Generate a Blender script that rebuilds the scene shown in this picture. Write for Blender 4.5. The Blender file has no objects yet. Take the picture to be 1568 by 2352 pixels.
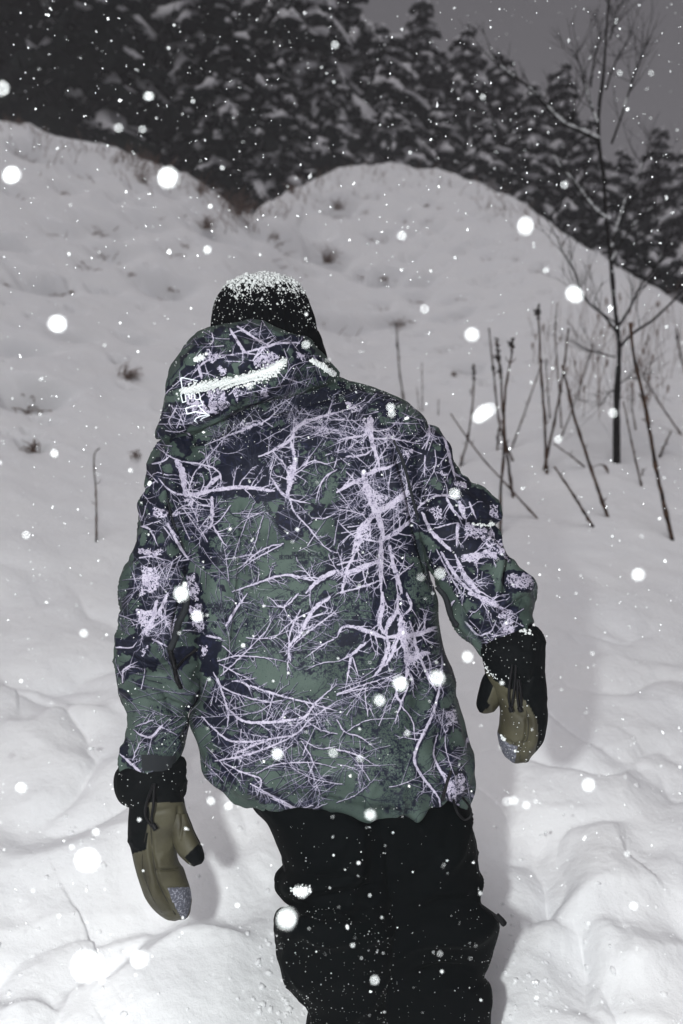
import bpy, math, random
import numpy as np
from mathutils import Vector, kdtree

sc = bpy.context.scene
R = math.radians
random.seed(7)
rng = np.random.default_rng(7)

# ------------------------------------------------------------------ camera
CAMZ = 1.55
PITCH = R(8.5)
FPX = 28.0 / 36.0 * 2351.0
cam_d = bpy.data.cameras.new('camera')
cam = bpy.data.objects.new('camera', cam_d)
sc.collection.objects.link(cam)
cam.location = (0, 0, CAMZ)
cam.rotation_euler = (math.pi / 2 - PITCH, 0, 0)
cam_d.sensor_fit = 'VERTICAL'
cam_d.sensor_height = 36
cam_d.sensor_width = 24
cam_d.lens = 28
cam_d.clip_start = 0.05
cam_d.clip_end = 600
cam_d.dof.use_dof = True
cam_d.dof.focus_distance = 1.56
cam_d.dof.aperture_fstop = 2.8
sc.camera = cam

# ------------------------------------------------------------------ world, light, exposure
SKY_LOW = (0.185, 0.179, 0.191)
SKY_HIGH = (0.075, 0.071, 0.080)
SKY_STRENGTH = 1.0
SUN_STRENGTH = 1.2
FLASH_POWER = 150.0
HAZE_DENSITY = 0.006
world = bpy.data.worlds.new('World')
sc.world = world
world.use_nodes = True
wn = world.node_tree
wn.nodes.clear()
wo = wn.nodes.new('ShaderNodeOutputWorld')
wb = wn.nodes.new('ShaderNodeBackground')
wt = wn.nodes.new('ShaderNodeTexCoord')
wx = wn.nodes.new('ShaderNodeSeparateXYZ')
wr = wn.nodes.new('ShaderNodeValToRGB')
wr.color_ramp.elements[0].position = 0.0
wr.color_ramp.elements[0].color = SKY_LOW + (1,)
wr.color_ramp.elements[1].position = 0.9
wr.color_ramp.elements[1].color = SKY_HIGH + (1,)
wn.links.new(wt.outputs['Generated'], wx.inputs[0])
wn.links.new(wx.outputs['Z'], wr.inputs[0])
wn.links.new(wr.outputs[0], wb.inputs[0])
wb.inputs[1].default_value = SKY_STRENGTH
wn.links.new(wb.outputs[0], wo.inputs[0])

# dim overcast daylight: one very soft sun from behind the photographer
sun_d = bpy.data.lights.new('overcast_sun', 'SUN')
sun = bpy.data.objects.new('overcast_sun', sun_d)
sc.collection.objects.link(sun)
sun_d.energy = SUN_STRENGTH
sun_d.angle = R(28)
sun_d.color = (1.0, 0.972, 0.985)
_dir = Vector((0.15, 0.20, -1.0)).normalized()
sun.rotation_euler = _dir.to_track_quat('-Z', 'Y').to_euler()

# the photographer's flash, left of the lens (the camera is held upright)
fl_d = bpy.data.lights.new('camera_flash', 'POINT')
fl = bpy.data.objects.new('camera_flash', fl_d)
sc.collection.objects.link(fl)
fl.location = (-0.21, -0.03, CAMZ + 0.03)
fl_d.energy = FLASH_POWER
fl_d.color = (0.965, 1.0, 0.985)
fl_d.shadow_soft_size = 0.03

sc.render.engine = 'CYCLES'
sc.cycles.use_denoising = True
try:
    sc.cycles.denoiser = 'OPENIMAGEDENOISE'
except Exception:
    pass
sc.cycles.max_bounces = 6
sc.cycles.diffuse_bounces = 3
sc.cycles.volume_bounces = 1
sc.cycles.transparent_max_bounces = 8
sc.cycles.sample_clamp_indirect = 4
sc.view_settings.view_transform = 'Standard'
sc.view_settings.look = 'None'
sc.view_settings.exposure = 0.0
sc.view_settings.gamma = 1.0
sc.view_settings.use_curve_mapping = False

# ------------------------------------------------------------------ geometry of the view: measured point -> place in the world
cp, sp = math.cos(PITCH), math.sin(PITCH)


def P(x, y, d):
    x = np.asarray(x, float); y = np.asarray(y, float); d = np.asarray(d, float)
    xc = (x - 784.0) / FPX * d
    yc = -(y - 1175.5) / FPX * d
    return np.stack([xc, d * cp + yc * sp, CAMZ + yc * cp - d * sp], -1)


def proj(p):
    p = np.asarray(p, float)
    X, Y, Z = p[..., 0], p[..., 1], p[..., 2] - CAMZ
    d = Y * cp - Z * sp
    yc = Y * sp + Z * cp
    return 784 + X / d * FPX, 1175.5 - yc / d * FPX, d


# ------------------------------------------------------------------ numpy noise
def _hash(ix, iy, iz, seed):
    h = (ix.astype(np.int64) * 374761393 + iy.astype(np.int64) * 668265263 + iz.astype(np.int64) * 2147483647 + seed * 974711) & 0xFFFFFFFF
    h = ((h ^ (h >> 13)) * 1274126177) & 0xFFFFFFFF
    h = (h ^ (h >> 16)) & 0xFFFFFFFF
    h = (h * 2246822519) & 0xFFFFFFFF
    h = h ^ (h >> 15)
    return (h & 0xFFFFFF) / float(0xFFFFFF)


def vnoise(p, scale, seed=0):
    """smooth value noise in [-1,1]; p (...,2 or 3)"""
    q = np.asarray(p, float) * scale
    x, y = q[..., 0], q[..., 1]
    z = q[..., 2] if q.shape[-1] > 2 else np.zeros_like(x)
    fx, fy, fz = np.floor(x), np.floor(y), np.floor(z)
    tx, ty, tz = x - fx, y - fy, z - fz
    tx = tx * tx * (3 - 2 * tx); ty = ty * ty * (3 - 2 * ty); tz = tz * tz * (3 - 2 * tz)
    r = 0
    for a in (0, 1):
        for b in (0, 1):
            for c in ((0, 1) if q.shape[-1] > 2 else (0,)):
                w = (tx if a else 1 - tx) * (ty if b else 1 - ty) * ((tz if c else 1 - tz) if q.shape[-1] > 2 else 1)
                r = r + w * _hash(fx + a, fy + b, fz + c, seed)
    return r * 2 - 1


def fbm(p, scale, octv=4, seed=0, gain=0.5):
    r, a, t = 0, 1.0, 0
    for i in range(octv):
        r = r + a * vnoise(p, scale * 2 ** i, seed + i * 17)
        t += a; a *= gain
    return r / t


def sstep(a, b, x):
    t = np.clip((x - a) / (b - a), 0, 1)
    return t * t * (3 - 2 * t)


# ------------------------------------------------------------------ object helpers
def link(o, parent=None):
    sc.collection.objects.link(o)
    if parent is not None:
        o.parent = parent
    return o


def mesh_obj(name, verts, faces, mats, parent=None, smooth=True, uv=None, face_mat=None):
    me = bpy.data.meshes.new(name)
    verts = np.asarray(verts, np.float32)
    if isinstance(faces, np.ndarray):
        n, k = faces.shape
        me.vertices.add(len(verts)); me.vertices.foreach_set('co', verts.ravel())
        me.loops.add(n * k); me.loops.foreach_set('vertex_index', faces.astype(np.int32).ravel())
        me.polygons.add(n); me.polygons.foreach_set('loop_start', np.arange(0, n * k, k, dtype=np.int32))
        me.update(calc_edges=True)
    else:
        me.from_pydata(verts.tolist(), [], faces)
        me.update()
    if not isinstance(mats, (list, tuple)):
        mats = [mats]
    for m in mats:
        me.materials.append(m)
    me.polygons.foreach_set('use_smooth', np.full(len(me.polygons), smooth))
    if uv is not None:
        l = me.uv_layers.new(name='UVMap')
        l.data.foreach_set('uv', np.asarray(uv, np.float32).ravel())
    if face_mat is not None:
        me.polygons.foreach_set('material_index', np.asarray(face_mat, np.int32))
    me.update()
    o = bpy.data.objects.new(name, me)
    return link(o, parent)


def empty(name, loc=(0, 0, 0)):
    o = bpy.data.objects.new(name, None)
    o.location = loc
    o.empty_display_size = 0.1
    return link(o)


def tag(o, label=None, cat=None, group=None, kind=None):
    if label: o['label'] = label
    if cat: o['category'] = cat
    if group: o['group'] = group
    if kind: o['kind'] = kind
    return o


# ------------------------------------------------------------------ materials
def mat(name, col, rough=0.8, bump=None, noise=None, spec=0.3, sheen=0.0, coat=0.0, trans=0.0):
    m = bpy.data.materials.new(name)
    m.use_nodes = True
    nt = m.node_tree
    b = nt.nodes['Principled BSDF']
    b.inputs['Base Color'].default_value = tuple(col) + (1,)
    b.inputs['Roughness'].default_value = rough
    b.inputs['Specular IOR Level'].default_value = spec
    b.inputs['Sheen Weight'].default_value = sheen
    b.inputs['Coat Weight'].default_value = coat
    tc = nt.nodes.new('ShaderNodeTexCoord')
    if noise:                       # (scale, colour2, contrast low, high)
        n = nt.nodes.new('ShaderNodeTexNoise')
        n.inputs['Scale'].default_value = noise[0]
        n.inputs['Detail'].default_value = 5
        r = nt.nodes.new('ShaderNodeValToRGB')
        r.color_ramp.elements[0].position = noise[2]
        r.color_ramp.elements[1].position = noise[3]
        r.color_ramp.elements[0].color = tuple(col) + (1,)
        r.color_ramp.elements[1].color = tuple(noise[1]) + (1,)
        nt.links.new(tc.outputs['Object'], n.inputs['Vector'])
        nt.links.new(n.outputs[0], r.inputs[0])
        nt.links.new(r.outputs[0], b.inputs['Base Color'])
    if bump:                        # list of (scale, strength, distance)
        prev = None
        for (s, st, di) in bump:
            n = nt.nodes.new('ShaderNodeTexNoise')
            n.inputs['Scale'].default_value = s
            n.inputs['Detail'].default_value = 4
            bp = nt.nodes.new('ShaderNodeBump')
            bp.inputs['Strength'].default_value = st
            bp.inputs['Distance'].default_value = di
            nt.links.new(tc.outputs['Object'], n.inputs['Vector'])
            nt.links.new(n.outputs[0], bp.inputs['Height'])
            if prev: nt.links.new(prev.outputs[0], bp.inputs['Normal'])
            prev = bp
        nt.links.new(prev.outputs[0], b.inputs['Normal'])
    return m


M = {}
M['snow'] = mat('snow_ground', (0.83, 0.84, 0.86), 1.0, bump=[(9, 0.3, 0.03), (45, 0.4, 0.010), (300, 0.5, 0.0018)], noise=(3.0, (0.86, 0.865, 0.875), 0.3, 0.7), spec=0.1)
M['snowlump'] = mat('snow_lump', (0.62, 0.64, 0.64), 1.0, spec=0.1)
M['flake'] = mat('snow_flake', (0.90, 0.92, 0.93), 0.9, spec=0.2)
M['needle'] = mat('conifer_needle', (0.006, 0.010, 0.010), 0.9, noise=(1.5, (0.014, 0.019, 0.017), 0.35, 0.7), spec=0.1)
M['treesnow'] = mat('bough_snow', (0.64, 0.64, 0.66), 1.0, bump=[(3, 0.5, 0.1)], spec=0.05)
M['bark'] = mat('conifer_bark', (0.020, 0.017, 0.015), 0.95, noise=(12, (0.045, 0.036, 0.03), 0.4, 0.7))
M['sapbark'] = mat('sapling_bark', (0.006, 0.005, 0.005), 0.95, noise=(20, (0.016, 0.013, 0.011), 0.45, 0.75), spec=0.2)
M['stalk'] = mat('stalk_brown', (0.075, 0.038, 0.020), 0.85, noise=(18, (0.016, 0.010, 0.008), 0.4, 0.62), spec=0.2)
M['seed'] = mat('seed_head', (0.012, 0.009, 0.009), 0.95, noise=(60, (0.035, 0.024, 0.018), 0.4, 0.7))
M['grass'] = mat('dry_grass', (0.20, 0.125, 0.09), 0.9, noise=(30, (0.07, 0.045, 0.036), 0.4, 0.7))
M['pants'] = mat('black_shell_fabric', (0.0010, 0.0018, 0.0021), 0.75, bump=[(40, 0.3, 0.004), (900, 0.3, 0.0005)], spec=0.02)
M['blackgear'] = mat('black_gaiter_fabric', (0.0022, 0.003, 0.0035), 0.7, bump=[(60, 0.5, 0.003), (900, 0.3, 0.0005)], spec=0.04)
M['knit'] = mat('black_knit', (0.0018, 0.0022, 0.003), 0.95, bump=[(500, 0.8, 0.002)], spec=0.04)
M['cord'] = mat('black_cord', (0.003, 0.003, 0.004), 0.55, spec=0.15)
M['leather'] = mat('olive_leather', (0.050, 0.046, 0.028), 0.55, bump=[(70, 0.35, 0.004), (300, 0.2, 0.001)], noise=(22, (0.028, 0.025, 0.016), 0.40, 0.70), spec=0.22)
M['fleece'] = mat('grey_fleece', (0.075, 0.078, 0.10), 1.0, bump=[(500, 1.0, 0.003)], noise=(260, (0.30, 0.30, 0.35), 0.50, 0.72))
M['skin'] = mat('skin', (0.35, 0.22, 0.17), 0.55)
M['tab'] = mat('black_tab', (0.008, 0.010, 0.013), 0.8, bump=[(800, 0.4, 0.001)])
M['print_white'] = mat('white_reflective_print', (0.80, 0.82, 0.84), 0.5)

# ------------------------------------------------------------------ TERRAIN: snow bank rising to a crest
CREST = [(-900, 60, 11), (-500, 130, 11), (-200, 210, 11.5), (0, 276, 12), (60, 290, 12.2), (130, 318, 12.4), (200, 332, 12.6), (300, 352, 13), (370, 372, 13.2),
         (430, 400, 13.5), (475, 430, 13.6), (530, 462, 13.8), (580, 488, 14.2), (620, 474, 15.5), (660, 450, 16.4), (720, 409, 17.2), (780, 382, 17.6),
         (840, 378, 17.8), (900, 377, 17.8), (1000, 389, 17.4), (1060, 400, 17), (1110, 418, 16.5), (1200, 466, 15.5), (1290, 526, 14.4),
         (1390, 590, 13.4), (1480, 645, 12.6), (1568, 700, 12), (1700, 770, 11.2), (2000, 840, 10.5), (2600, 870, 10)]
_c = np.array([np.append(P(x, y, r), 0) for x, y, r in CREST])
C_PHI = np.arctan2(_c[:, 0], _c[:, 1])
C_RHO = np.hypot(_c[:, 0], _c[:, 1])
C_Z = _c[:, 2]
G_T = np.array([0, .095, .12, .16, .22, .33, .44, .55, .67, .80, .90, 1.0, 1.15])
G_Z = np.array([-1.56, -1.52, -1.42, -1.28, -1.08, -.62, -.02, .66, 1.5, 2.75, 3.85, 5.0, 6.9])
G_F = (G_Z + 1.5) / 6.5

# soft pits and scrapes seen in the bank: measured x, y, half-width, kind amplitude
PITS = [(95, 650, 34, 1), (50, 655, 22, .8), (125, 648, 12, 1.2), (370, 650, 36, .9), (255, 668, 12, .7), (60, 905, 40, .9), (160, 770, 26, .9),
        (310, 775, 24, .6), (30, 795, 40, .7), (80, 895, 36, 1), (75, 1020, 18, 1.3), (250, 572, 34, .5), (400, 575, 22, .4), (240, 520, 40, .4),
        (340, 505, 34, .5), (480, 515, 22, 1.1), (480, 530, 30, .7), (640, 540, 44, .6), (730, 545, 26, .6), (780, 465, 22, 1.2), (770, 480, 20, .9),
        (750, 590, 26, 1.5), (830, 620, 10, .9), (870, 635, 34, .8), (960, 640, 22, 1), (1110, 640, 16, .8), (960, 680, 20, .6), (780, 740, 44, .6),
        (900, 735, 30, .8), (970, 760, 16, .8), (1060, 715, 18, .9), (1075, 845, 22, .9), (1020, 800, 16, .7), (1010, 730, 14, .7), (880, 540, 16, .7),
        (940, 590, 14, .7), (1060, 570, 14, .8), (850, 540, 10, .6), (1000, 520, 14, .6), (1100, 560, 10, .6), (840, 480, 10, .6), (930, 500, 12, .5),
        (70, 345, 22, .9), (150, 430, 20, .5), (270, 455, 12, .9), (310, 430, 12, .8), (390, 440, 16, 1), (130, 520, 30, .4), (560, 560, 20, .5),
        (190, 400, 16, .4), (330, 470, 12, .8), (1150, 470, 10, .6), (1190, 540, 12, .5), (1240, 610, 12, .6), (830, 440, 9, .8), (900, 430, 9, .6),
        (1030, 690, 12, .6), (1140, 700, 12, .6), (1180, 620, 9, .6), (10, 550, 22, .9), (700, 620, 18, .5), (640, 600, 20, .4),
        (1010, 470, 9, .6), (1060, 500, 8, .6), (960, 450, 8, .6), (1100, 450, 9, .5), (870, 400, 8, .7), (980, 560, 8, .7), (1150, 590, 8, .6),
        (560, 510, 12, .6), (430, 560, 14, .4), (200, 600, 20, .4), (300, 620, 14, .4), (40, 440, 18, .5), (880, 700, 12, .6), (940, 820, 12, .6)]
PIT_W = []
# the crest line is sharp at the notch, the slope under it is smooth
S_PHI = np.linspace(-1.2, 1.2, 400)
_k = np.exp(-0.5 * (np.arange(-60, 61) * (S_PHI[1] - S_PHI[0]) / .13) ** 2); _k /= _k.sum()
S_Z = np.convolve(np.pad(np.interp(S_PHI, C_PHI, C_Z), 60, 'edge'), _k, 'valid')
_k2 = np.exp(-0.5 * (np.arange(-60, 61) * (S_PHI[1] - S_PHI[0]) / .03) ** 2); _k2 /= _k2.sum()
S_RHO = np.convolve(np.pad(np.interp(S_PHI, C_PHI, C_RHO), 60, 'edge'), _k2, 'valid')


def H0(X, Y):
    X = np.asarray(X, float); Y = np.asarray(Y, float)
    rho = np.hypot(X, Y) + 1e-6
    phi = np.arctan2(X, Y)
    rc = np.interp(phi, S_PHI, S_RHO)
    zc = np.interp(phi, C_PHI, C_Z)
    zs = np.interp(phi, S_PHI, S_Z)
    t = rho / rc
    z0 = CAMZ - 1.5

    def prof(t):
        return (np.interp(t, G_T, G_F) + np.interp(t * 0.96, G_T, G_F) + np.interp(t * 1.04, G_T, G_F)) / 3
    w = sstep(.72, .99, t)
    up = z0 + prof(t) * (zs * (1 - w) + zc * w - z0)
    down = zc - (rho - rc) * 0.45
    down = np.maximum(down, zc - 3.5 - 0.02 * (rho - rc))
    k = 0.35
    h = np.clip(0.5 + 0.5 * (down - up) / k, 0, 1)
    z = down * (1 - h) + up * h - k * h * (1 - h) + 0.06
    return z, t, rho


def crom(pts, n):
    """smooth curve through points, n samples; any dimension"""
    p = np.asarray(pts, float)
    if len(p) == 2:
        t = np.linspace(0, 1, n)[:, None]
        return p[0] * (1 - t) + p[1] * t
    L = np.concatenate([[0], np.cumsum(np.linalg.norm(np.diff(p, axis=0), axis=1) + 1e-9)])
    u = np.linspace(0, L[-1], n)
    i = np.clip(np.searchsorted(L, u, side='right') - 1, 0, len(p) - 2)
    t = ((u - L[i]) / (L[i + 1] - L[i]))[:, None]
    p0 = p[np.maximum(i - 1, 0)]; p1 = p[i]; p2 = p[i + 1]; p3 = p[np.minimum(i + 2, len(p) - 1)]
    l0 = np.maximum(np.linalg.norm(p1 - p0, axis=1), 1e-6)[:, None]
    l1 = np.linalg.norm(p2 - p1, axis=1)[:, None] + 1e-9
    l2 = np.maximum(np.linalg.norm(p3 - p2, axis=1), 1e-6)[:, None]
    m1 = (p2 - p0) / (l0 + l1) * l1; m2 = (p3 - p1) / (l1 + l2) * l1
    return (2 * t ** 3 - 3 * t ** 2 + 1) * p1 + (t ** 3 - 2 * t ** 2 + t) * m1 + (-2 * t ** 3 + 3 * t ** 2) * p2 + (t ** 3 - t ** 2) * m2



EDGES = []      # ledges and creases in the churned snow: world polyline, height, reach


def edge_dist(X, Y, pl):
    best = np.full(X.shape, 1e9); sg = np.zeros(X.shape); tt = np.zeros(X.shape)
    for i in range(len(pl) - 1):
        ax, ay = pl[i]; bx, by = pl[i + 1]
        dx, dy = bx - ax, by - ay; L = dx * dx + dy * dy + 1e-9
        t = ((X - ax) * dx + (Y - ay) * dy) / L
        tc = np.clip(t, 0, 1)
        ex, ey = X - ax - tc * dx, Y - ay - tc * dy
        d = np.hypot(ex, ey)
        m = d < best
        best = np.where(m, d, best); sg = np.where(m, np.sign(dx * ey - dy * ex), sg); tt = np.where(m, (i + tc) / (len(pl) - 1), tt)
    return best, sg, tt


def H(X, Y, pits=True):
    z, t, rho = H0(X, Y)
    q = np.stack([X, Y], -1)
    fade = sstep(0.9, 1.6, rho)
    z = z + fade * (0.10 * fbm(q, 0.45, 3, 3) + 0.035 * fbm(q, 1.7, 3, 9))
    # wind-blown ridges on the bank
    qa = np.stack([q[..., 0] * 0.8 + q[..., 1] * 0.25, q[..., 1] * 1.0 - q[..., 0] * 0.2], -1)
    rd = 1 - np.abs(fbm(qa, 1.1, 3, 21))
    z = z + 0.035 * (rd ** 5) * sstep(4.0, 7.0, rho)
    # trampled, lumpy snow close by with soft creases
    near = 1 - sstep(3.2, 4.8, rho)
    w = np.stack([q[..., 0] + 0.25 * vnoise(q, 2.0, 5), (q[..., 1] + 0.2 * vnoise(q, 2.3, 8)) * 1.4], -1)
    lump = 1 - np.abs(fbm(w, 1.5, 3, 31))
    z = z + near * fade * (-0.050 * lump ** 5 + 0.035 * fbm(w, 1.3, 2, 33) + 0.009 * fbm(q, 7, 3, 44) + 0.007 * np.maximum(fbm(q, 13, 3, 45), 0))
    far = 1 - near
    z = z + far * 0.012 * fbm(q, 6, 3, 55) + 0.10 * fbm(q, 1.6, 3, 66) * np.exp(-((t - 1) / .10) ** 2)
    if pits:
        Xn, Yn = X + .03 * vnoise(q, 6, 91), Y + .03 * vnoise(q, 6, 92)
        for pl, hgt, reach, asym in EDGES:
            lo = pl.min(0) - 3 * reach; hi = pl.max(0) + 3 * reach
            m = (X > lo[0]) & (X < hi[0]) & (Y > lo[1]) & (Y < hi[1])
            if not np.any(m): continue
            d, s, tt = edge_dist(Xn[m], Yn[m], pl)
            tp_ = sstep(0, .2, tt) * sstep(0, .2, 1 - tt)
            z[m] = z[m] + hgt * tp_ * np.where(s > 0, 1 - np.exp(-d / (reach * .22)), 0) * np.exp(-2.2 * (d / reach) ** 2) - asym * hgt * tp_ * np.where(s <= 0, np.exp(-(d / (reach * .5)) ** 2), np.exp(-(d / (reach * .22)) ** 2))
    if pits and PIT_W:
        for (px_, py_, r, a) in PIT_W:
            dx = X - px_; dy = Y - py_
            m = (np.abs(dx) < 3 * r) & (np.abs(dy) < 3 * r)
            if not np.any(m): continue
            ddx = dx[m] / r; ddy = dy[m] / (r * 0.8) - .25 * ddx ** 2
            up_ = np.maximum(ddy - .35, 0); dn_ = np.minimum(ddy - .35, 0)
            e = np.exp(-ddx ** 2 * 1.1 - up_ ** 2 * 14 - dn_ ** 2 * .75)
            lip = np.exp(-(ddx ** 2 + (ddy - .95) ** 2 * 4) * 1.2)
            z[m] = z[m] - a * (r * 1.45 + .13) * e + a * r * 0.30 * lip
    return z


def cast(x, y, pits=False, r0=1.2, r1=20):
    """distance (camera depth) at which the sight line through measured x, y meets the snow"""
    ds = np.linspace(r0, r1, 900)
    p = P(np.full_like(ds, x), np.full_like(ds, y), ds)
    h = H(p[:, 0], p[:, 1], pits)
    i = np.argmax(p[:, 2] < h)
    if not (p[:, 2] < h).any():
        return None
    a, b = ds[max(i - 1, 0)], ds[i]
    return p[i], (a + b) / 2


for (x, y, w, a) in PITS:
    c = cast(x, y)
    if c is None: continue
    p, d = c
    PIT_W.append((p[0], p[1], 1.6 * w / FPX * d, a))

rp_ = random.Random(77)
for k in range(150):
    x, y = (rp_.uniform(640, 1270), rp_.uniform(405, 880)) if k < 95 else (rp_.uniform(0, 560), rp_.uniform(330, 1050))
    c = cast(x, y)
    if c is None or c[1] > 18: continue
    PIT_W.append((c[0][0], c[0][1], rp_.uniform(7, 19) / FPX * c[1], rp_.uniform(.5, 1.25)))
K8 = lambda p: [(1045.3 + x * .33333, 1568 + y * .33333) for x, y in p]
K7 = lambda p: [(x * .41667, 1568 + y * .41667) for x, y in p]
for pts, hgt, reach, asym in [
        (K8([(1500, 480), (1400, 590), (1270, 560), (1150, 680), (870, 830), (400, 800)]), -.05, .30, .3), (K8([(1300, 880), (1050, 860), (830, 900), (740, 1000), (740, 1250), (700, 1450), (600, 1560), (400, 1720)]), .07, .28, .35),
        (K8([(1500, 1300), (1340, 1380), (1000, 1450), (850, 1540), (660, 1570)]), -.045, .22, .3), (K8([(1700, 1800), (1500, 1830), (1400, 1870), (1300, 1930), (1100, 1900)]), -.04, .2, .3),
        (K8([(840, 1700), (900, 1850), (930, 1950), (935, 2350)]), .05, .2, .3), (K8([(1568, 340), (1300, 430), (1050, 500), (700, 480)]), -.035, .3, .3),
        (K7([(-80, 980), (300, 900), (640, 790), (900, 760)]), -.035, .3, .3), (K7([(-80, 1350), (400, 1240), (700, 1180), (900, 1100)]), -.035, .25, .3), (K7([(-60, 1620), (300, 1480), (560, 1420), (800, 1340), (1000, 1300)]), -.04, .22, .3),
        (K7([(480, 1740), (700, 1640), (900, 1470), (1100, 1400), (1300, 1420), (1480, 1500)]), -.07, .3, .35), (K7([(-60, 1890), (200, 1800), (330, 1850), (450, 1700), (700, 1690)]), -.05, .2, .35), (K7([(-60, 260), (200, 230), (400, 180), (640, 160)]), -.05, .4, .3),
        (K7([(1200, 560), (1300, 700), (1330, 850), (1250, 950)]), .04, .25, .3), ([(545, 478), (600, 496), (660, 520), (735, 548), (800, 560)], -.40, 1.1, .15)]:
    w_ = []
    for x, y in pts:
        c = cast(x, y)
        if c is not None: w_.append(c[0][:2])
    if len(w_) > 1: EDGES.append((crom(np.array(w_), 4 * len(w_)), hgt, reach, asym))

# grid: fine towards the view, coarse behind
phis = np.concatenate([np.linspace(-math.pi, -0.62, 60, endpoint=False), np.linspace(-0.62, 0.62, 620, endpoint=False), np.linspace(0.62, math.pi, 60)])
rhos = np.concatenate([[0.02, 0.3, 0.6, 0.9], np.geomspace(1.1, 5, 330, endpoint=False), np.geomspace(5, 22, 420, endpoint=False), np.geomspace(22, 200, 50)])
PH, RH = np.meshgrid(phis, rhos)
GX, GY = RH * np.sin(PH), RH * np.cos(PH)
GZ = H(GX.ravel(), GY.ravel()).reshape(GX.shape)
back = sstep(0.8, 1.6, np.abs(PH))
GZ = GZ * (1 - back) + back * (CAMZ - 1.55 + 0.05 * vnoise(np.stack([GX, GY], -1), 0.5, 2) + 0.0 * GZ)
nr, nc = GX.shape
idx = np.arange(nr * nc).reshape(nr, nc)
F = np.stack([idx[:-1, :-1], idx[:-1, 1:], idx[1:, 1:], idx[1:, :-1]], -1).reshape(-1, 4)
F = F[:, ::-1]
ground = mesh_obj('snow_ground', np.stack([GX, GY, GZ], -1).reshape(-1, 3), F, M['snow'])
tag(ground, 'deep snow rising as a pitted bank from the trampled foreground', kind='structure')

# ------------------------------------------------------------------ small solids
_t = (1 + 5 ** 0.5) / 2
ICO_V = np.array([(-1, _t, 0), (1, _t, 0), (-1, -_t, 0), (1, -_t, 0), (0, -1, _t), (0, 1, _t), (0, -1, -_t), (0, 1, -_t), (_t, 0, -1), (_t, 0, 1), (-_t, 0, -1), (-_t, 0, 1)]) / math.sqrt(1 + _t * _t)
ICO_F = np.array([(0, 11, 5), (0, 5, 1), (0, 1, 7), (0, 7, 10), (0, 10, 11), (1, 5, 9), (5, 11, 4), (11, 10, 2), (10, 7, 6), (7, 1, 8), (3, 9, 4), (3, 4, 2), (3, 2, 6), (3, 6, 8), (3, 8, 9), (4, 9, 5), (2, 4, 11), (6, 2, 10), (8, 6, 7), (9, 8, 1)])
OCT_V = np.array([(1, 0, 0), (-1, 0, 0), (0, 1, 0), (0, -1, 0), (0, 0, 1), (0, 0, -1)], float)
OCT_F = np.array([(0, 2, 4), (2, 1, 4), (1, 3, 4), (3, 0, 4), (2, 0, 5), (1, 2, 5), (3, 1, 5), (0, 3, 5)])


def lumps(name, pts, rad, m, parent=None, low=False, smooth=True, jit=0.35):
    V0, F0 = (OCT_V, OCT_F) if low else (ICO_V, ICO_F)
    pts = np.asarray(pts, float); rad = np.asarray(rad, float)
    n = len(pts)
    k = len(V0)
    v = V0[None] * (1 + jit * rng.uniform(-1, 1, (n, k, 1)))
    s = rng.uniform(0.65, 1.25, (n, 1, 3))
    v = v * s * rad[:, None, None]
    a = rng.uniform(0, 6.28, n)
    ca, sa = np.cos(a)[:, None], np.sin(a)[:, None]
    x = v[..., 0] * ca - v[..., 2] * sa; z = v[..., 0] * sa + v[..., 2] * ca
    v = np.stack([x, v[..., 1], z], -1) + pts[:, None]
    f = (F0[None] + (np.arange(n) * k)[:, None, None]).reshape(-1, 3)
    return mesh_obj(name, v.reshape(-1, 3), f, m, parent, smooth)


def tube_data(pts, rads, sides=6, cap=True):
    pts = np.asarray(pts, float); rads = np.asarray(rads, float)
    n = len(pts)
    T = np.gradient(pts, axis=0)
    T /= np.linalg.norm(T, axis=1)[:, None] + 1e-9
    up = np.array([0, 1.0, 0]) if abs(T[0][1]) < 0.9 else np.array([1.0, 0, 0])
    V = []
    for i in range(n):
        a = np.cross(T[i], up); a /= np.linalg.norm(a) + 1e-9
        b = np.cross(T[i], a)
        th = np.arange(sides) * 2 * math.pi / sides
        V.append(pts[i] + rads[i] * (np.cos(th)[:, None] * a + np.sin(th)[:, None] * b))
    V = np.concatenate(V)
    F = []
    for i in range(n - 1):
        for j in range(sides):
            j2 = (j + 1) % sides
            F.append((i * sides + j, i * sides + j2, (i + 1) * sides + j2, (i + 1) * sides + j))
    if cap:
        F.append(tuple(range(sides - 1, -1, -1)))
        F.append(tuple((n - 1) * sides + j for j in range(sides)))
    return V, F


class MB:
    def __init__(s): s.v = []; s.f = []; s.n = 0; s.m = []
    def add(s, V, Fc, mi=0):
        s.v.append(np.asarray(V)); 
        s.f += [tuple(int(a) + s.n for a in f) for f in Fc]
        s.m += [mi] * len(Fc)
        s.n += len(V)
    def tube(s, pts, rads, sides=6, mi=0):
        V, Fc = tube_data(pts, rads, sides); s.add(V, Fc, mi)
    def build(s, name, m, parent=None, smooth=True):
        return mesh_obj(name, np.concatenate(s.v), s.f, m, parent, smooth, face_mat=s.m)


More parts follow.
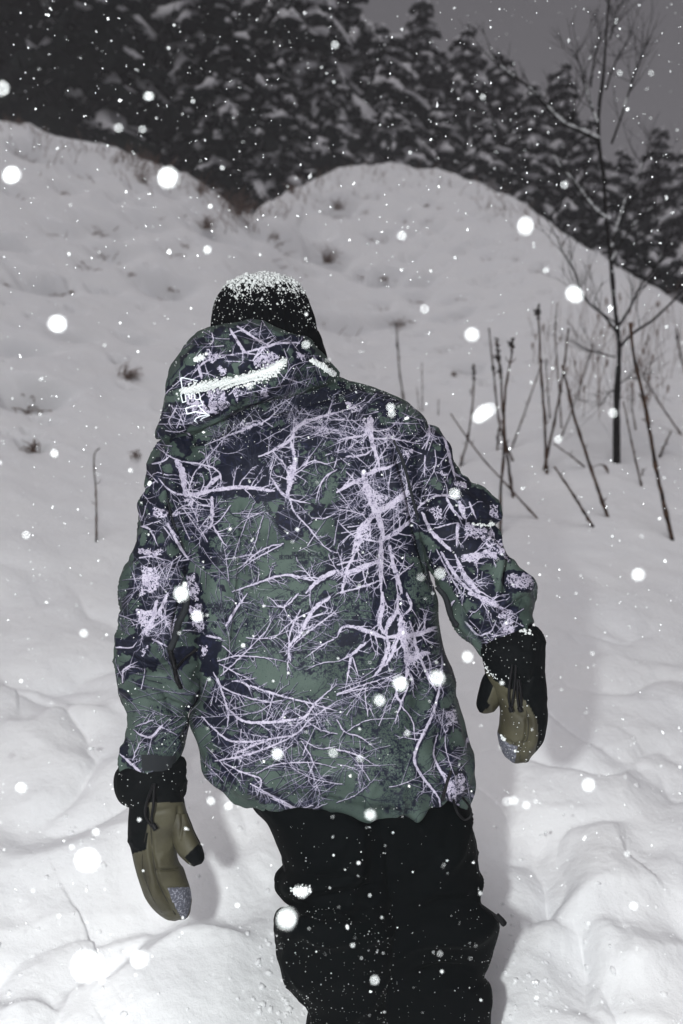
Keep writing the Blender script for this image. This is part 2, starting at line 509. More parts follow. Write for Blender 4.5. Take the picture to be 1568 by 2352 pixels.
# ------------------------------------------------------------------ CONIFERS behind the crest
def conifer(x, top_y, dist, rad, snow, label, seed, z_sink=0.6):
    r = random.Random(seed)
    d = dist
    p = P(x, 600, d)
    X, Y = p[0], p[1]
    gz = float(H(np.array([X]), np.array([Y]))[0]) - z_sink
    # height so that the top stands where it is seen
    top = P(x, top_y, d)
    Ht = max(3.0, top[2] - gz)
    root = empty('conifer_tree', (X, Y, gz))
    tag(root, label, 'tree', 'snow-laden conifers behind the bank')
    mb = MB()
    mb.tube([(0, 0, 0), (0.03, 0, Ht * .5), (0, 0, Ht * 0.97)], [0.035 * Ht * .5, 0.02 * Ht * .5, 0.02], 7)
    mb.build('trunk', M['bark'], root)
    nv, nf, sv, sf = [], [], [], []
    nn = sn = 0
    z = 0.25
    while z < Ht * 0.985:
        fr = z / Ht
        blen = rad * (1 - fr) ** 0.75 + 0.12
        nb = max(4, int(5 + 5 * (1 - fr)))
        a0 = r.uniform(0, 6.28)
        for k in range(nb):
            a = a0 + k * 6.283 / nb + r.uniform(-.3, .3)
            L = blen * r.uniform(.62, 1.25)
            ns = 6
            droop = r.uniform(.35, .95) * L
            dirv = np.array([math.cos(a), math.sin(a), 0]); side = np.array([-math.sin(a), math.cos(a), 0])
            zz = z + r.uniform(-.15, .15)
            ts = np.linspace(0.06, 1, ns + 1)
            sp_ = [dirv * L * t + np.array([0, 0, zz + 0.18 * L * t - droop * t ** 2]) + side * r.uniform(-.08, .08) * L for t in ts]
            wd = [L * 0.30 * math.sin(min(1, t * 1.15) * math.pi * .86 + 0.25) + 0.05 for t in ts]
            # needles: hanging ragged sprays along the bough
            for i in range(ns):
                for s_ in (-1, 1):
                    for q in range(3):
                        b0 = sp_[i] * (1 - q / 3) + sp_[i + 1] * (q / 3)
                        w = wd[i] * r.uniform(.7, 1.45)
                        tip = b0 + side * s_ * w + dirv * w * r.uniform(.2, .9) + np.array([0, 0, -w * r.uniform(.15, .8)])
                        h = 0.05 + 0.05 * L
                        nv += [b0 + dirv * h, b0 - dirv * h, tip + np.array([0, 0, -.04]), b0 + np.array([0, 0, -h * 2.2]) + dirv * r.uniform(-h, h)]
                        nf += [(nn, nn + 1, nn + 2), (nn, nn + 3, nn + 2), (nn, nn + 1, nn + 3)]
                        nn += 4
            # snow pillows: several separate lumps on the bough
            for q in range(r.choice([1, 2, 3])):
                if r.random() > snow: continue
                i = r.randrange(1, ns + 1); w = wd[i] * r.uniform(.18, .45) + .03
                c = sp_[i] + side * r.uniform(-.9, .9) * wd[i] + np.array([0, 0, -.25 * wd[i] * r.random()])
                yaw = r.uniform(0, 3.14); cy_, sy_ = math.cos(yaw), math.sin(yaw); el = r.uniform(1.3, 3.2)
                lv = ICO_V * np.array([w * el, w, w * r.uniform(.35, .65)]) * np.array([[1 + r.uniform(-.3, .3)] for _ in range(12)])
                tl_ = r.uniform(-.5, .1)
                lv = np.stack([lv[:, 0] * cy_ - lv[:, 1] * sy_, lv[:, 0] * sy_ + lv[:, 1] * cy_, lv[:, 2] + tl_ * (lv[:, 0] * cy_ * dirv[0] + lv[:, 1] * dirv[1])], -1)
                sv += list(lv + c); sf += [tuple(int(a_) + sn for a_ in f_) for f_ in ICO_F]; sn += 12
            i = 1
            if r.random() < snow * 1.1:
                i0 = r.choice([0, 1, 2]); i1 = r.choice([ns - 1, ns, ns])
                prev = None
                for i in range(i0, i1 + 1):
                    w = wd[i] * r.uniform(.32, .80) * (0.4 if i in (i0, i1) else 1) 
                    hh = w * r.uniform(.5, .8) + .03
                    c = sp_[i]
                    off = r.uniform(-.25, .25) * w
                    row = []
                    for q, (sx, hz) in enumerate([(-1, -.55), (-.6, .5), (0, 1), (.6, .5), (1, -.55)]):
                        row.append(c + side * (sx * w + off) + np.array([0, 0, hz * hh - abs(sx) * w * .2 + .02]) + dirv * r.uniform(-.12, .12) * L)
                    sv += row
                    if prev is not None:
                        for q in range(4):
                            sf.append((prev + q, prev + q + 1, sn + q + 1, sn + q))
                        sf.append((prev, sn, sn + 4, prev + 4))
                    prev = sn
                    sn += 5
        z += (0.16 + 0.032 * Ht * .5) * (0.75 + 0.5 * fr) * (0.9 if Ht > 6 else .7)
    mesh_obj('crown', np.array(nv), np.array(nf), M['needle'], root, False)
    if sv:
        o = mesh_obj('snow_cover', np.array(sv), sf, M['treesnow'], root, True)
        tag(o, kind='stuff')
    return root


TREES = [
    (-60, -420, 19.0, 3.4, 0.19, 'near-black conifer cut by the left edge of the photo'),
    (90, -450, 20.0, 3.4, 0.21, 'tall dark conifer in the upper left corner above the left ridge'),
    (235, -330, 18.5, 3.0, 0.31, 'dark conifer with broad snowy lower boughs over the left ridge'),
    (360, -380, 21.0, 3.2, 0.31, 'tall conifer rising from the middle of the left ridge'),
    (480, -170, 19.5, 2.9, 0.50, 'conifer with patchy snow just left of the notch between the ridges'),
    (600, -260, 22.0, 3.1, 0.98, 'tall snowy conifer standing right above the notch in the bank'),
    (700, -120, 20.5, 2.9, 0.98, 'snow-covered conifer directly behind the left shoulder of the round hump'),
    (800, -20, 22.0, 2.9, 0.98, 'broad snowy conifer over the crown of the round hump'),
    (880, 90, 21.0, 2.2, 0.91, 'smaller conifer filling the gap left of the pointed tree top'),
    (965, 12, 25.0, 2.4, 0.72, 'conifer whose dark pointed top stands highest against open sky'),
    (1062, 82, 26.0, 2.7, 0.91, 'conifer with the second pointed top against the sky'),
    (1140, 130, 27.0, 2.6, 0.85, 'bushy conifer between the second pointed top and the bare tree'),
    (1000, 250, 21.5, 2.0, 0.78, 'low conifer with an arched snowy bough behind the hump'),
    (1210, 200, 25.0, 2.4, 0.91, 'conifer whose top is crossed by the long snowy limb of the bare tree'),
    (1275, 145, 27.0, 2.4, 0.78, 'slim pointed conifer just left of the bare tree trunk'),
    (1110, 290, 21.0, 1.9, 0.72, 'low dark conifer on the right shoulder of the hump'),
    (1210, 350, 20.0, 1.8, 0.65, 'low conifer at the start of the right-hand descending crest'),
    (1335, 290, 25.0, 2.4, 0.91, 'snowy conifer directly behind the bare tree trunk'),
    (1300, 430, 19.0, 1.7, 0.65, 'small conifer low on the right-hand crest left of the trunk'),
    (1395, 470, 18.0, 1.7, 0.59, 'small conifer behind the trunk low on the crest'),
    (1420, 345, 28.0, 2.6, 0.78, 'hazy conifer right of the bare trunk'),
    (1500, 300, 30.0, 2.6, 0.72, 'hazy pointed conifer near the right edge'),
    (1480, 530, 18.0, 1.7, 0.52, 'small dark conifer on the right crest below the hazy pointed one'),
    (1560, 330, 28.0, 2.6, 0.72, 'hazy conifer cut by the right edge of the photo'),
    (1560, 580, 17.0, 1.7, 0.45, 'small dark conifer at the far right end of the crest'),
    (1650, 300, 28.0, 2.8, 0.72, 'hazy conifer just outside the right edge'),
    (540, 60, 18.5, 2.1, 0.40, 'shorter dark conifer low in the notch of the bank'),
    (640, 160, 18.8, 1.8, 0.78, 'small snowy conifer at the foot of the round hump'),
    (760, 170, 20.0, 1.8, 0.91, 'small snowy conifer peering over the top of the hump'),
    (890, 230, 20.3, 1.7, 0.85, 'small snowy conifer over the right half of the hump'),
]
for i, (x, ty, di, rd_, sn_, lb) in enumerate(TREES):
    conifer(x, ty, di, rd_, sn_, lb, 100 + i)

# ------------------------------------------------------------------ BARE TREE
def limb_path(pts, d, dd=0.0, n=None):
    p = np.array([P(x, y, d) for x, y in pts])
    n = n or max(6, len(pts) * 4)
    c = crom(p, n)
    t = np.linspace(0, 1, n)
    c[:, 1] += dd * t
    return c


def twigs(mb, path, r, n, L, w, level=0, up=0.5, wig=0.12):
    """side twigs along a 3-D path, with one level of their own"""
    m = len(path)
    for k in range(n):
        i = r.randrange(int(m * .2), m - 1)
        b = path[i]
        T = path[min(i + 1, m - 1)] - path[i]; T = T / (np.linalg.norm(T) + 1e-9)
        sd = np.array([r.uniform(-1, 1), r.uniform(-.8, .8), r.uniform(-.2, .8)])
        dv = T * .7 + sd * .8; dv /= np.linalg.norm(dv)
        l = L * r.uniform(.4, 1.2); s = 6
        q = [b]
        for j in range(s):
            dv = dv + np.array([r.uniform(-wig, wig), r.uniform(-wig, wig), r.uniform(-wig, wig) + up * .06]); dv /= np.linalg.norm(dv)
            q.append(q[-1] + dv * l / s)
        q = np.array(q)
        mb.tube(q, np.linspace(w, w * .35, len(q)), 4)
        if level > 0:
            twigs(mb, q, r, 3, L * .45, w * .6, level - 1, up, wig)


SNB = MB()


def snow_on(path, rads, r, dens=1.0):
    # ridges of snow lying along a limb, broken by gaps
    pts, rr = [], []
    n = len(path) * 5
    q = crom(path, n); w = np.interp(np.linspace(0, 1, n), np.linspace(0, 1, len(path)), rads)
    i = 0
    while i < n - 4:
        m = min(n - i, r.randint(5, 16))
        if r.random() < dens:
            s = np.sin(np.linspace(.12, math.pi - .12, m)) ** .5
            ww = w[i:i + m] * s * np.array([r.uniform(.8, 1.5) for _ in range(m)]) + .002
            SNB.tube(q[i:i + m] + np.stack([np.zeros(m), -.25 * ww, .75 * ww + w[i:i + m] * .5], -1), ww, 6)
        i += m
    return pts, rr
    pts, rr = [], []
    for i in range(len(path) - 1):
        for k in range(max(1, int(dens * 3))):
            if r.random() > dens: continue
            t = r.random()
            p = path[i] * (1 - t) + path[i + 1] * t
            w = rads[i]
            pts.append(p + np.array([0, -w * .3, w * .9])); rr.append(w * r.uniform(.7, 1.2) + .006)
    return pts, rr


c_, sap_d = cast(1416, 1062)
bare = empty('bare_tree', tuple(P(1416, 1062, sap_d)))
tag(bare, 'slender leafless tree with snow along its limbs, right of the dry stalks', 'tree')
loc = np.array(bare.location)
rr_ = random.Random(5)
trunk_px = [(1416, 1080), (1416, 1000), (1418, 900), (1424, 800), (1414, 700), (1408, 620), (1402, 560), (1396, 500), (1391, 400), (1380, 320), (1382, 235), (1391, 175), (1398, 90), (1405, 0), (1418, -120), (1424, -260)]
tp = limb_path(trunk_px, sap_d, 0.1, 60) - loc
tr = np.interp(np.linspace(0, 1, 60), [0, .13, .2, .35, .6, 1], [.027, .024, .017, .016, .013, .004]) * (1 + 0.18 * np.array([rr_.uniform(-1, 1) for _ in range(60)]))
mb = MB(); mb.tube(tp, tr, 8); mb.build('trunk', M['sapbark'], bare)
LIMBS = [
    ([(1422, 746), (1450, 708), (1484, 650), (1520, 610), (1565, 540), (1590, 480)], .009, .3),
    ([(1425, 795), (1450, 765), (1484, 741), (1510, 715), (1540, 682), (1580, 650), (1640, 590)], .010, -.3),
    ([(1414, 761), (1395, 740), (1372, 719), (1347, 704), (1318, 672), (1297, 625), (1268, 590), (1255, 560)], .009, -.3),
    ([(1376, 322), (1339, 297), (1304, 275), (1264, 220), (1229, 170), (1174, 115), (1139, 70)], .013, .4),
    ([(1372, 285), (1362, 240), (1354, 190), (1346, 135), (1329, 85)], .009, .2),
    ([(1356, 200), (1362, 150), (1376, 95), (1383, 40)], .006, .0),
    ([(1391, 205), (1410, 160), (1429, 120), (1452, 85), (1473, 50)], .007, .2),
    ([(1404, 330), (1419, 280), (1439, 200), (1452, 160), (1468, 112)], .008, -.2),
    ([(1400, 90), (1420, 40), (1440, -20)], .007, .2),
    ([(1394, 505), (1370, 480), (1349, 445), (1326, 405), (1300, 370), (1284, 335)], .011, .2),
    ([(1404, 570), (1420, 520), (1440, 470), (1455, 430), (1480, 400), (1500, 350)], .009, .2),
    ([(1404, 600), (1430, 560), (1459, 522), (1490, 490), (1524, 462), (1560, 455)], .008, .3),
    ([(1414, 820), (1385, 812), (1350, 800), (1335, 790)], .005, .1),
    ([(1420, 895), (1395, 900), (1380, 920), (1360, 935)], .005, -.1),
    ([(1424, 880), (1450, 868), (1475, 870)], .005, .1),
    ([(1412, 740), (1385, 715), (1360, 690), (1340, 650), (1330, 630)], .005, .2),
    ([(1505, 470), (1520, 400), (1515, 330), (1512, 280)], .004, .2),
]
allsn, allr = [], []
for pts, w, dd in LIMBS:
    q = limb_path(pts, sap_d, dd) - loc
    rads = np.linspace(w * 1.25, w * .45, len(q))
    mb = MB(); mb.tube(q, rads * .9, 6)
    twigs(mb, q, rr_, 12, .36, w * .36, 1)
    mb.build('limb', M['sapbark'], bare)
    if w > .0075:
        a_, b_ = snow_on(q, rads * .72, rr_, .30 if w < .011 else .75); allsn += a_; allr += b_
a_, b_ = snow_on(tp[8:40], tr[8:40] * .5, rr_, .18); allsn += a_; allr += b_
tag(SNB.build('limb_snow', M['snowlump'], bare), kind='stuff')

# ------------------------------------------------------------------ DRY STALKS
T3 = lambda x, y: (914.7 + x * .41667, 588 + y * .41667)
STALKS = [
    ([(340, 1170), (395, 990), (430, 770), (440, 590)], .0075, (440, 650, 55), 'brown stalk leaning right, leftmost of the stalk row'),
    ([(635, 1335), (600, 1050), (585, 800), (575, 620), (560, 460)], .009, (572, 590, 130), 'dark stalk with a long ragged seed head'),
    ([(630, 1130), (560, 950), (520, 650), (492, 400)], .0075, (515, 640, 30), 'thin dark stalk leaning left beside the ragged seed head'),
    ([(565, 1540), (575, 1280), (595, 1110), (600, 900), (620, 700), (650, 560), (665, 440)], .008, (665, 465, 40), 'knotty stalk rising from behind the jacket elbow with a small seed head'),
    ([(770, 1450), (600, 1260), (450, 1090), (300, 870)], .0055, None, 'thin fallen stalk slanting down to the right near the elbow'),
    ([(820, 1200), (815, 900), (800, 560), (795, 300)], .0095, (795, 315, 42), 'tallest upright stalk with a dark tuft on its tip'),
    ([(800, 1180), (850, 950), (900, 680), (935, 400)], .0085, None, 'brown stalk crossing the foot of the tallest upright stalk'),
    ([(625, 1060), (720, 800), (800, 570)], .006, None, 'grey stalk leaning against the tallest upright stalk'),
    ([(1155, 1440), (1060, 1150), (980, 880), (920, 600)], .0095, None, 'long stalk leaning left with a curled dead leaf beside it'),
    ([(1065, 1485), (960, 1320), (845, 1155)], .0075, None, 'short orange-brown stalk lying across the snow'),
    ([(1505, 1560), (1420, 1200), (1350, 830), (1290, 580), (1260, 370)], .0105, None, 'longest thick orange-brown stalk right of the bare trunk'),
    ([(1340, 1270), (1290, 1050), (1240, 800)], .006, None, 'snow-dotted thin stalk between bare trunk and longest stalk'),
    ([(1566, 990), (1450, 800), (1345, 600)], .0065, None, 'brown stalk leaning left at the right edge'),
    ([(1450, 1130), (1510, 1050), (1570, 975)], .008, None, 'short broken black stalk at the right edge'),
    ([(1375, 1250), (1420, 1190)], .006, None, 'tiny side stub beside the longest stalk'),
    ([(1015, 1155), (930, 1090), (840, 1030)], .006, None, 'thin stalk bowed over the snow right of the crossed stalks'),
    ([(30, 800), (10, 640), (0, 480), (-8, 360)], .0085, (2, 500, 30), 'lone seedy stalk rising behind the right shoulder'),
    ([(130, 850), (122, 590)], .0045, None, 'thin pale stalk above the right shoulder'),
    ([(112, 850), (95, 720)], .004, None, 'shortest pale stalk above the right shoulder'),
    ([(1575, 640), (1530, 500), (1510, 400)], .009, (1520, 450, 30), 'blurred dark stalk high at the right edge'),
    ([(900, 950), (890, 700), (875, 400), (890, 250)], .0055, (876, 380, 26), 'thin stalk with feathery top right of the tufted one'),
    ([(890, 1020), (960, 850), (1050, 600), (1080, 480)], .005, (1072, 560, 24), 'slanting far stalk left of the bare trunk'),
    ([(1315, 960), (1300, 820), (1310, 730)], .006, None, 'short stalk hidden behind the longest thick one'),
    ([(840, 900), (836, 700), (838, 560)], .006, (838, 600, 30), 'dark blurry short stalk right of the tufted one'),
    ([(405, 780), (406, 730)], .006, None, 'stub of a stalk left of the ragged seed heads'),
    ([(1490, 975), (1400, 900)], .006, None, 'small lying stalk near the right edge'),
    ([(222, 880), (225, 790)], .0045, None, 'faint short stalk beside the shoulder'),
    ([(545, 1070), (560, 940), (590, 880)], .007, (555, 990, 50), 'torn dark leaf stalk at the foot of the ragged seed head'),
]
rs = random.Random(11)


def stalk(pxs, w, head, label, bend=0.0):
    x0, y0 = pxs[0]
    c = cast(x0, y0)
    d = c[1]
    pts = np.array([P(x, y, d) for x, y in pxs])
    base = pts[0].copy()
    pts = np.concatenate([[base + (base - pts[1]) / np.linalg.norm(base - pts[1]) * 0.12], pts])
    n = 26
    q = crom(pts, n)
    q += np.array([[rs.uniform(-1, 1), rs.uniform(-1, 1), 0] for _ in range(n)]) * w * .25
    q[:, 1] += np.linspace(0, rs.uniform(-.15, .25), n)
    root = empty('dry_stalk', tuple(base))
    tag(root, label, 'dry stalk', 'dry stalks standing in the snow')
    q = q - base
    rad = np.linspace(w * 1.25, w * .7, n) * np.array([1 + (0.35 if i % 5 == 0 else 0) + rs.uniform(-.1, .1) for i in range(n)])
    mb = MB(); mb.tube(q, rad, 7)
    for k in range(3):
        i = rs.randrange(5, n - 3); dv = np.array([rs.uniform(-1, 1), rs.uniform(-.5, .5), rs.uniform(.1, 1)])
        mb.tube([q[i], q[i] + dv * .02, q[i] + dv * .035 + np.array([0, 0, .01])], [w * .5, w * .4, w * .2], 5)
    mb.build('stem', M['stalk'], root)
    if head:
        hx, hy, hl = head
        mb = MB()
        hw = P(*T3(hx, hy), d) - base
        span = hl * .41667 / FPX * d
        near = q[np.argsort(np.abs(q[:, 2] - hw[2]))[:1]][0]
        for k in range(int(34 + hl * .5)):
            t = rs.uniform(-1, 1)
            c0 = near + np.array([0, 0, span * t]) * 1.0
            j = np.argmin(np.abs(q[:, 2] - c0[2])); c0[:2] = q[j, :2]
            rr = rs.uniform(.006, .016) * (1 - .5 * abs(t)) * min(1.5, w / .0065)
            dv = np.array([rs.uniform(-1, 1), rs.uniform(-1, 1), rs.uniform(-.4, 1)]) * rr * 1.6
            mb.tube([c0, c0 + dv * .6, c0 + dv * 1.1], [rr * .35, rr * .5, rr * .08], 5)
        mb.build('seed_head', M['seed'], root)
    return root, d


for pts, w, head, lb in STALKS:
    stalk([T3(*p) for p in pts], w, head, lb)
stalk([(216, 1255), (208, 1150), (195, 1060), (198, 1040), (206, 1034)], .0045, None, 'lone thin bent stalk left of the jacket sleeve')

# curled dead leaf
c, d = cast(*T3(1155, 1190))
leaf = MB()
q = crom([P(*T3(1070, 1165), d), P(*T3(1100, 1150), d), P(*T3(1135, 1155), d - .02), P(*T3(1160, 1210), d - .03), P(*T3(1158, 1260), d)], 14)
leaf.tube(q, [.002, .0025, .003, .004, .006, .010, .012, .009, .005, .004, .003, .003, .002, .002], 6)
o = leaf.build('dead_leaf', M['stalk']); tag(o, 'curled brown dead leaf hanging beside the long leaning stalk', 'leaf')

# tufts of dead grass poking out of the bank
TUFTS = [(285, 862, 60, 30, 26, 1.0, 'rusty grass tuft left of the hood'),
         (752, 600, 30, 30, 30, .2, 'darkest grass tuft sticking out of the hump above the beanie'),
         (475, 520, 40, 26, 22, .0, 'brown grass tuft in the hollow below the notch'),
         (545, 490, 36, 44, 20, .1, 'tall brown grass at the foot of the notch'),
         (780, 478, 40, 18, 22, -.2, 'low dark tuft high on the hump'),
         (530, 745, 30, 30, 14, 1.0, 'pale grass tuft half hidden by the beanie'),
         (78, 1030, 20, 26, 12, -.2, 'dark sprig left of the sleeve low in the bank'),
         (330, 420, 22, 40, 12, .1, 'faint brown sprig under the left ridge'),
         (455, 440, 30, 18, 16, .5, 'dark sprig lying over the edge of the left ridge'),
         (1040, 860, 14, 12, 10, .0, 'tiny dark tuft above the right shoulder'),
         (312, 1040, 18, 14, 12, .3, 'small sprig just left of the hood tip'),
         (915, 745, 40, 16, 14, -.3, 'twig tangle behind the lone seedy stalk'),
         (630, 545, 30, 14, 12, .3, 'flattened tuft at the foot of the hump'),
         (40, 285, 20, 16, 12, .3, 'bent sprig on the top of the left ridge'),
         (670, 440, 20, 20, 14, .1, 'dark sprig on the left flank of the hump')]
for x, y, w, h, n, lean, lb in TUFTS:
    c = cast(x, y)
    if c is None: continue
    d = c[1]; base = P(x, y, d)
    mb = MB(); s = d / FPX
    for k in range(int(n * 2.2)):
        a = rs.gauss(lean, .5)
        l = h * s * rs.uniform(.5, 1.5)
        b = np.array([rs.gauss(0, w * s * .18), rs.uniform(-.05, .05), -.03])
        p1 = b + np.array([math.sin(a) * l * .5, rs.uniform(-.1, .05), math.cos(a) * l * .6])
        p2 = b + np.array([math.sin(a * 1.5) * l * 1.0 , rs.uniform(-.2, .08), math.cos(a * 1.3) * l])
        mb.tube([b, p1, p2], [.0038, .0033, .0014], 4)
    o = mb.build('grass_tuft', M['grass']); o.location = tuple(base)
    tag(o, lb, 'grass tuft', 'grass tufts in the snow bank')

# twig ends and debris lying in the pits
mb = MB()
for (px_, py_, r_, a_) in PIT_W:
    for k in range(rs.choice([0, 2, 4, 8]) if a_ < .9 else rs.choice([6, 10, 16])):
        bx, by_ = px_ + rs.gauss(0, r_ * .35), py_ + rs.gauss(0, r_ * .3)
        bz = float(H(np.array([bx]), np.array([by_]), False)[0]) - a_ * (r_ * 1.15 + .1) * .6
        b = np.array([bx, by_, bz - .01]); L_ = r_ * rs.uniform(.25, .9)
        e = np.array([rs.gauss(0, 1), rs.gauss(-.3, .5), rs.uniform(-.2, .6)]); e *= L_ / np.linalg.norm(e)
        mb.tube([b, b + e * .6 + np.array([0, 0, .01]), b + e], [.005, .0045, .002], 4)
o = mb.build('twig_debris', M['grass']); tag(o, 'scattered dead twig ends in the pits of the snow bank', kind='stuff')

mb = MB()
for k in range(420):
    x = rs.choice([rs.uniform(0, 560), rs.uniform(560, 760), rs.uniform(760, 1300), rs.gauss(520, 40), rs.gauss(330, 50)])
    yc = float(np.interp(x, [c_[0] for c_ in CREST], [c_[1] for c_ in CREST])) + abs(rs.gauss(0, 28)) + 4
    c = cast(x, yc)
    if c is None or c[1] > 19: continue
    b = np.array(c[0]); L_ = rs.uniform(.05, .28) * rs.choice([.5, 1, 1])
    a = rs.gauss(0, .7)
    mb.tube([b - np.array([0, 0, .03]), b + np.array([math.sin(a) * L_ * .5, 0, L_ * .6]), b + np.array([math.sin(a * 1.4) * L_, 0, L_])], [.006, .005, .002], 4)
o = mb.build('crest_grass', M['grass']); tag(o, 'sparse dead grass along the crest of the bank', kind='stuff')

# sparse far weeds as one mass
mb = MB()
for k in range(120):
    x = rs.choice([rs.uniform(1210, 1568), rs.gauss(1480, 70), rs.gauss(1360, 50)]); y = rs.uniform(735, 960)
    if y < 720 + max(0, (x - 1500)) * .3: continue
    c = cast(x, y)
    if c is None: continue
    d = c[1]; s = d / FPX; b = P(x, y, d); l = rs.uniform(35, 120) * s
    a = rs.gauss(0.05, .22)
    tip = b + np.array([math.sin(a) * l, rs.uniform(-.1, .1), math.cos(a) * l])
    mb.tube([b - np.array([0, 0, .05]), (b + tip) / 2 + np.array([rs.uniform(-.03, .03), 0, 0]), tip], [.0032, .0028, .0015], 4)
    if rs.random() < .4:
        mb.tube([tip - np.array([0, 0, .05]), tip, tip + np.array([0, 0, .03])], [.004, .012, .003], 5)
    if rs.random() < .5:
        m_ = (b + tip) / 2; e = np.array([rs.uniform(-1, 1) * l * .3, 0, l * .25])
        mb.tube([m_, m_ + e], [.003, .0015], 4)
o = mb.build('weed_stems', M['grass']); tag(o, 'thin dead weeds standing in the snow round the bare tree', kind='stuff')

# broken clods of snow round the legs and over the trampled ground
rc_ = np.random.default_rng(12)
cp_, cr_ = [], []
for k in range(620):
    if k < 200: x, y = rc_.normal(665, 34), rc_.uniform(2170, 2400)
    elif k < 300: x, y = rc_.normal(1170, 60), rc_.uniform(2060, 2380)
    else: x, y = rc_.uniform(-50, 1620), rc_.uniform(1500, 2400)
    X_, Y_ = None, None
    d_ = 1.2
    p0, p1 = P(x, y, 1.0), P(x, y, 3.5)
    ts = np.linspace(0, 1, 60)[:, None]; q_ = p0 * (1 - ts) + p1 * ts + rc_.normal(0, .012, 3) * np.array([1, 1, 0])
    h_ = H(q_[:, 0], q_[:, 1], False); i_ = int(np.argmax(q_[:, 2] < h_))
    if i_ == 0: continue
    r_ = .002 + .008 * rc_.random() ** 3
    cp_.append((q_[i_, 0] + rc_.uniform(-.04, .04), q_[i_, 1] + rc_.uniform(-.06, .06), 0)); cr_.append(r_)
cp_ = np.array(cp_); cr_ = np.array(cr_)
cp_[:, 2] = H(cp_[:, 0], cp_[:, 1]) - cr_ * .1
o = lumps('snow_clods', cp_, cr_, M['snow'], jit=.3); tag(o, 'small broken clods on the trampled snow', kind='stuff')

# ------------------------------------------------------------------ PRINT of the jacket (drawn in code: branches, ink twigs, navy blots on green)
CX0, CY0, CS = 250.0, 600.0, 1.3
CW, CH = int(1030 * CS), int(1330 * CS)
TA = (261.3, 849.3, .32667); TB = (773.5, 849.3, .32667); TC = (261.3, 1361.5, .32667); TD = (773.5, 1361.5, .32667)
TH = (352.8, 705.6, .2917)
GREEN = np.array((65, 77, 72)) / 255.; GREEN2 = np.array((49, 60, 56)) / 255.
NAVY = np.array((14, 17, 30)) / 255.; LAV = np.array((172, 166, 182)) / 255.; LAV2 = np.array((142, 136, 154)) / 255.


def tomap(T, pts):
    p = np.asarray(pts, float)
    return np.stack([(T[0] + p[:, 0] * T[2] - CX0) * CS, (T[1] + p[:, 1] * T[2] - CY0) * CS], -1)


def seg(mask, x0, y0, x1, y1, w0, w1):
    """anti-aliased tapered stroke, radii w0..w1"""
    h, w = mask.shape
    m = max(w0, w1) + 1.5
    xa, xb = int(max(0, min(x0, x1) - m)), int(min(w, max(x0, x1) + m + 1))
    ya, yb = int(max(0, min(y0, y1) - m)), int(min(h, max(y0, y1) + m + 1))
    if xa >= xb or ya >= yb: return
    X = np.arange(xa, xb)[None, :] - x0; Y = np.arange(ya, yb)[:, None] - y0
    dx, dy = x1 - x0, y1 - y0
    L = dx * dx + dy * dy + 1e-6
    t = np.clip((X * dx + Y * dy) / L, 0, 1)
    d = np.sqrt((X - t * dx) ** 2 + (Y - t * dy) ** 2)
    v = np.clip(w0 + (w1 - w0) * t - d + .5, 0, 1)
    if max(w0, w1) < .5:
        v = v * min(1, 2 * max(w0, w1))
    np.maximum(mask[ya:yb, xa:xb], v, out=mask[ya:yb, xa:xb])


def poly(mask, pts, val=1.0):
    h, w = mask.shape
    p = np.asarray(pts)
    xa, xb = int(max(0, p[:, 0].min() - 14)), int(min(w, p[:, 0].max() + 14))
    ya, yb = int(max(0, p[:, 1].min() - 14)), int(min(h, p[:, 1].max() + 14))
    if xa >= xb or ya >= yb: return
    X, Y = np.meshgrid(np.arange(xa, xb, dtype=float), np.arange(ya, yb, dtype=float))
    q = np.stack([X, Y], -1)
    X = X + 10 * vnoise(q, .045, 3) + 5 * vnoise(q, .13, 4); Y = Y + 10 * vnoise(q, .045, 5) + 5 * vnoise(q, .13, 6)
    ins = np.zeros(X.shape, bool)
    n = len(p)
    for i in range(n):
        xi, yi = p[i]; xj, yj = p[(i + 1) % n]
        c = ((yi > Y) != (yj > Y)) & (X < (xj - xi) * (Y - yi) / (yj - yi + 1e-9) + xi)
        ins ^= c
    m = mask[ya:yb, xa:xb]
    m[ins] = np.maximum(m[ins], val)


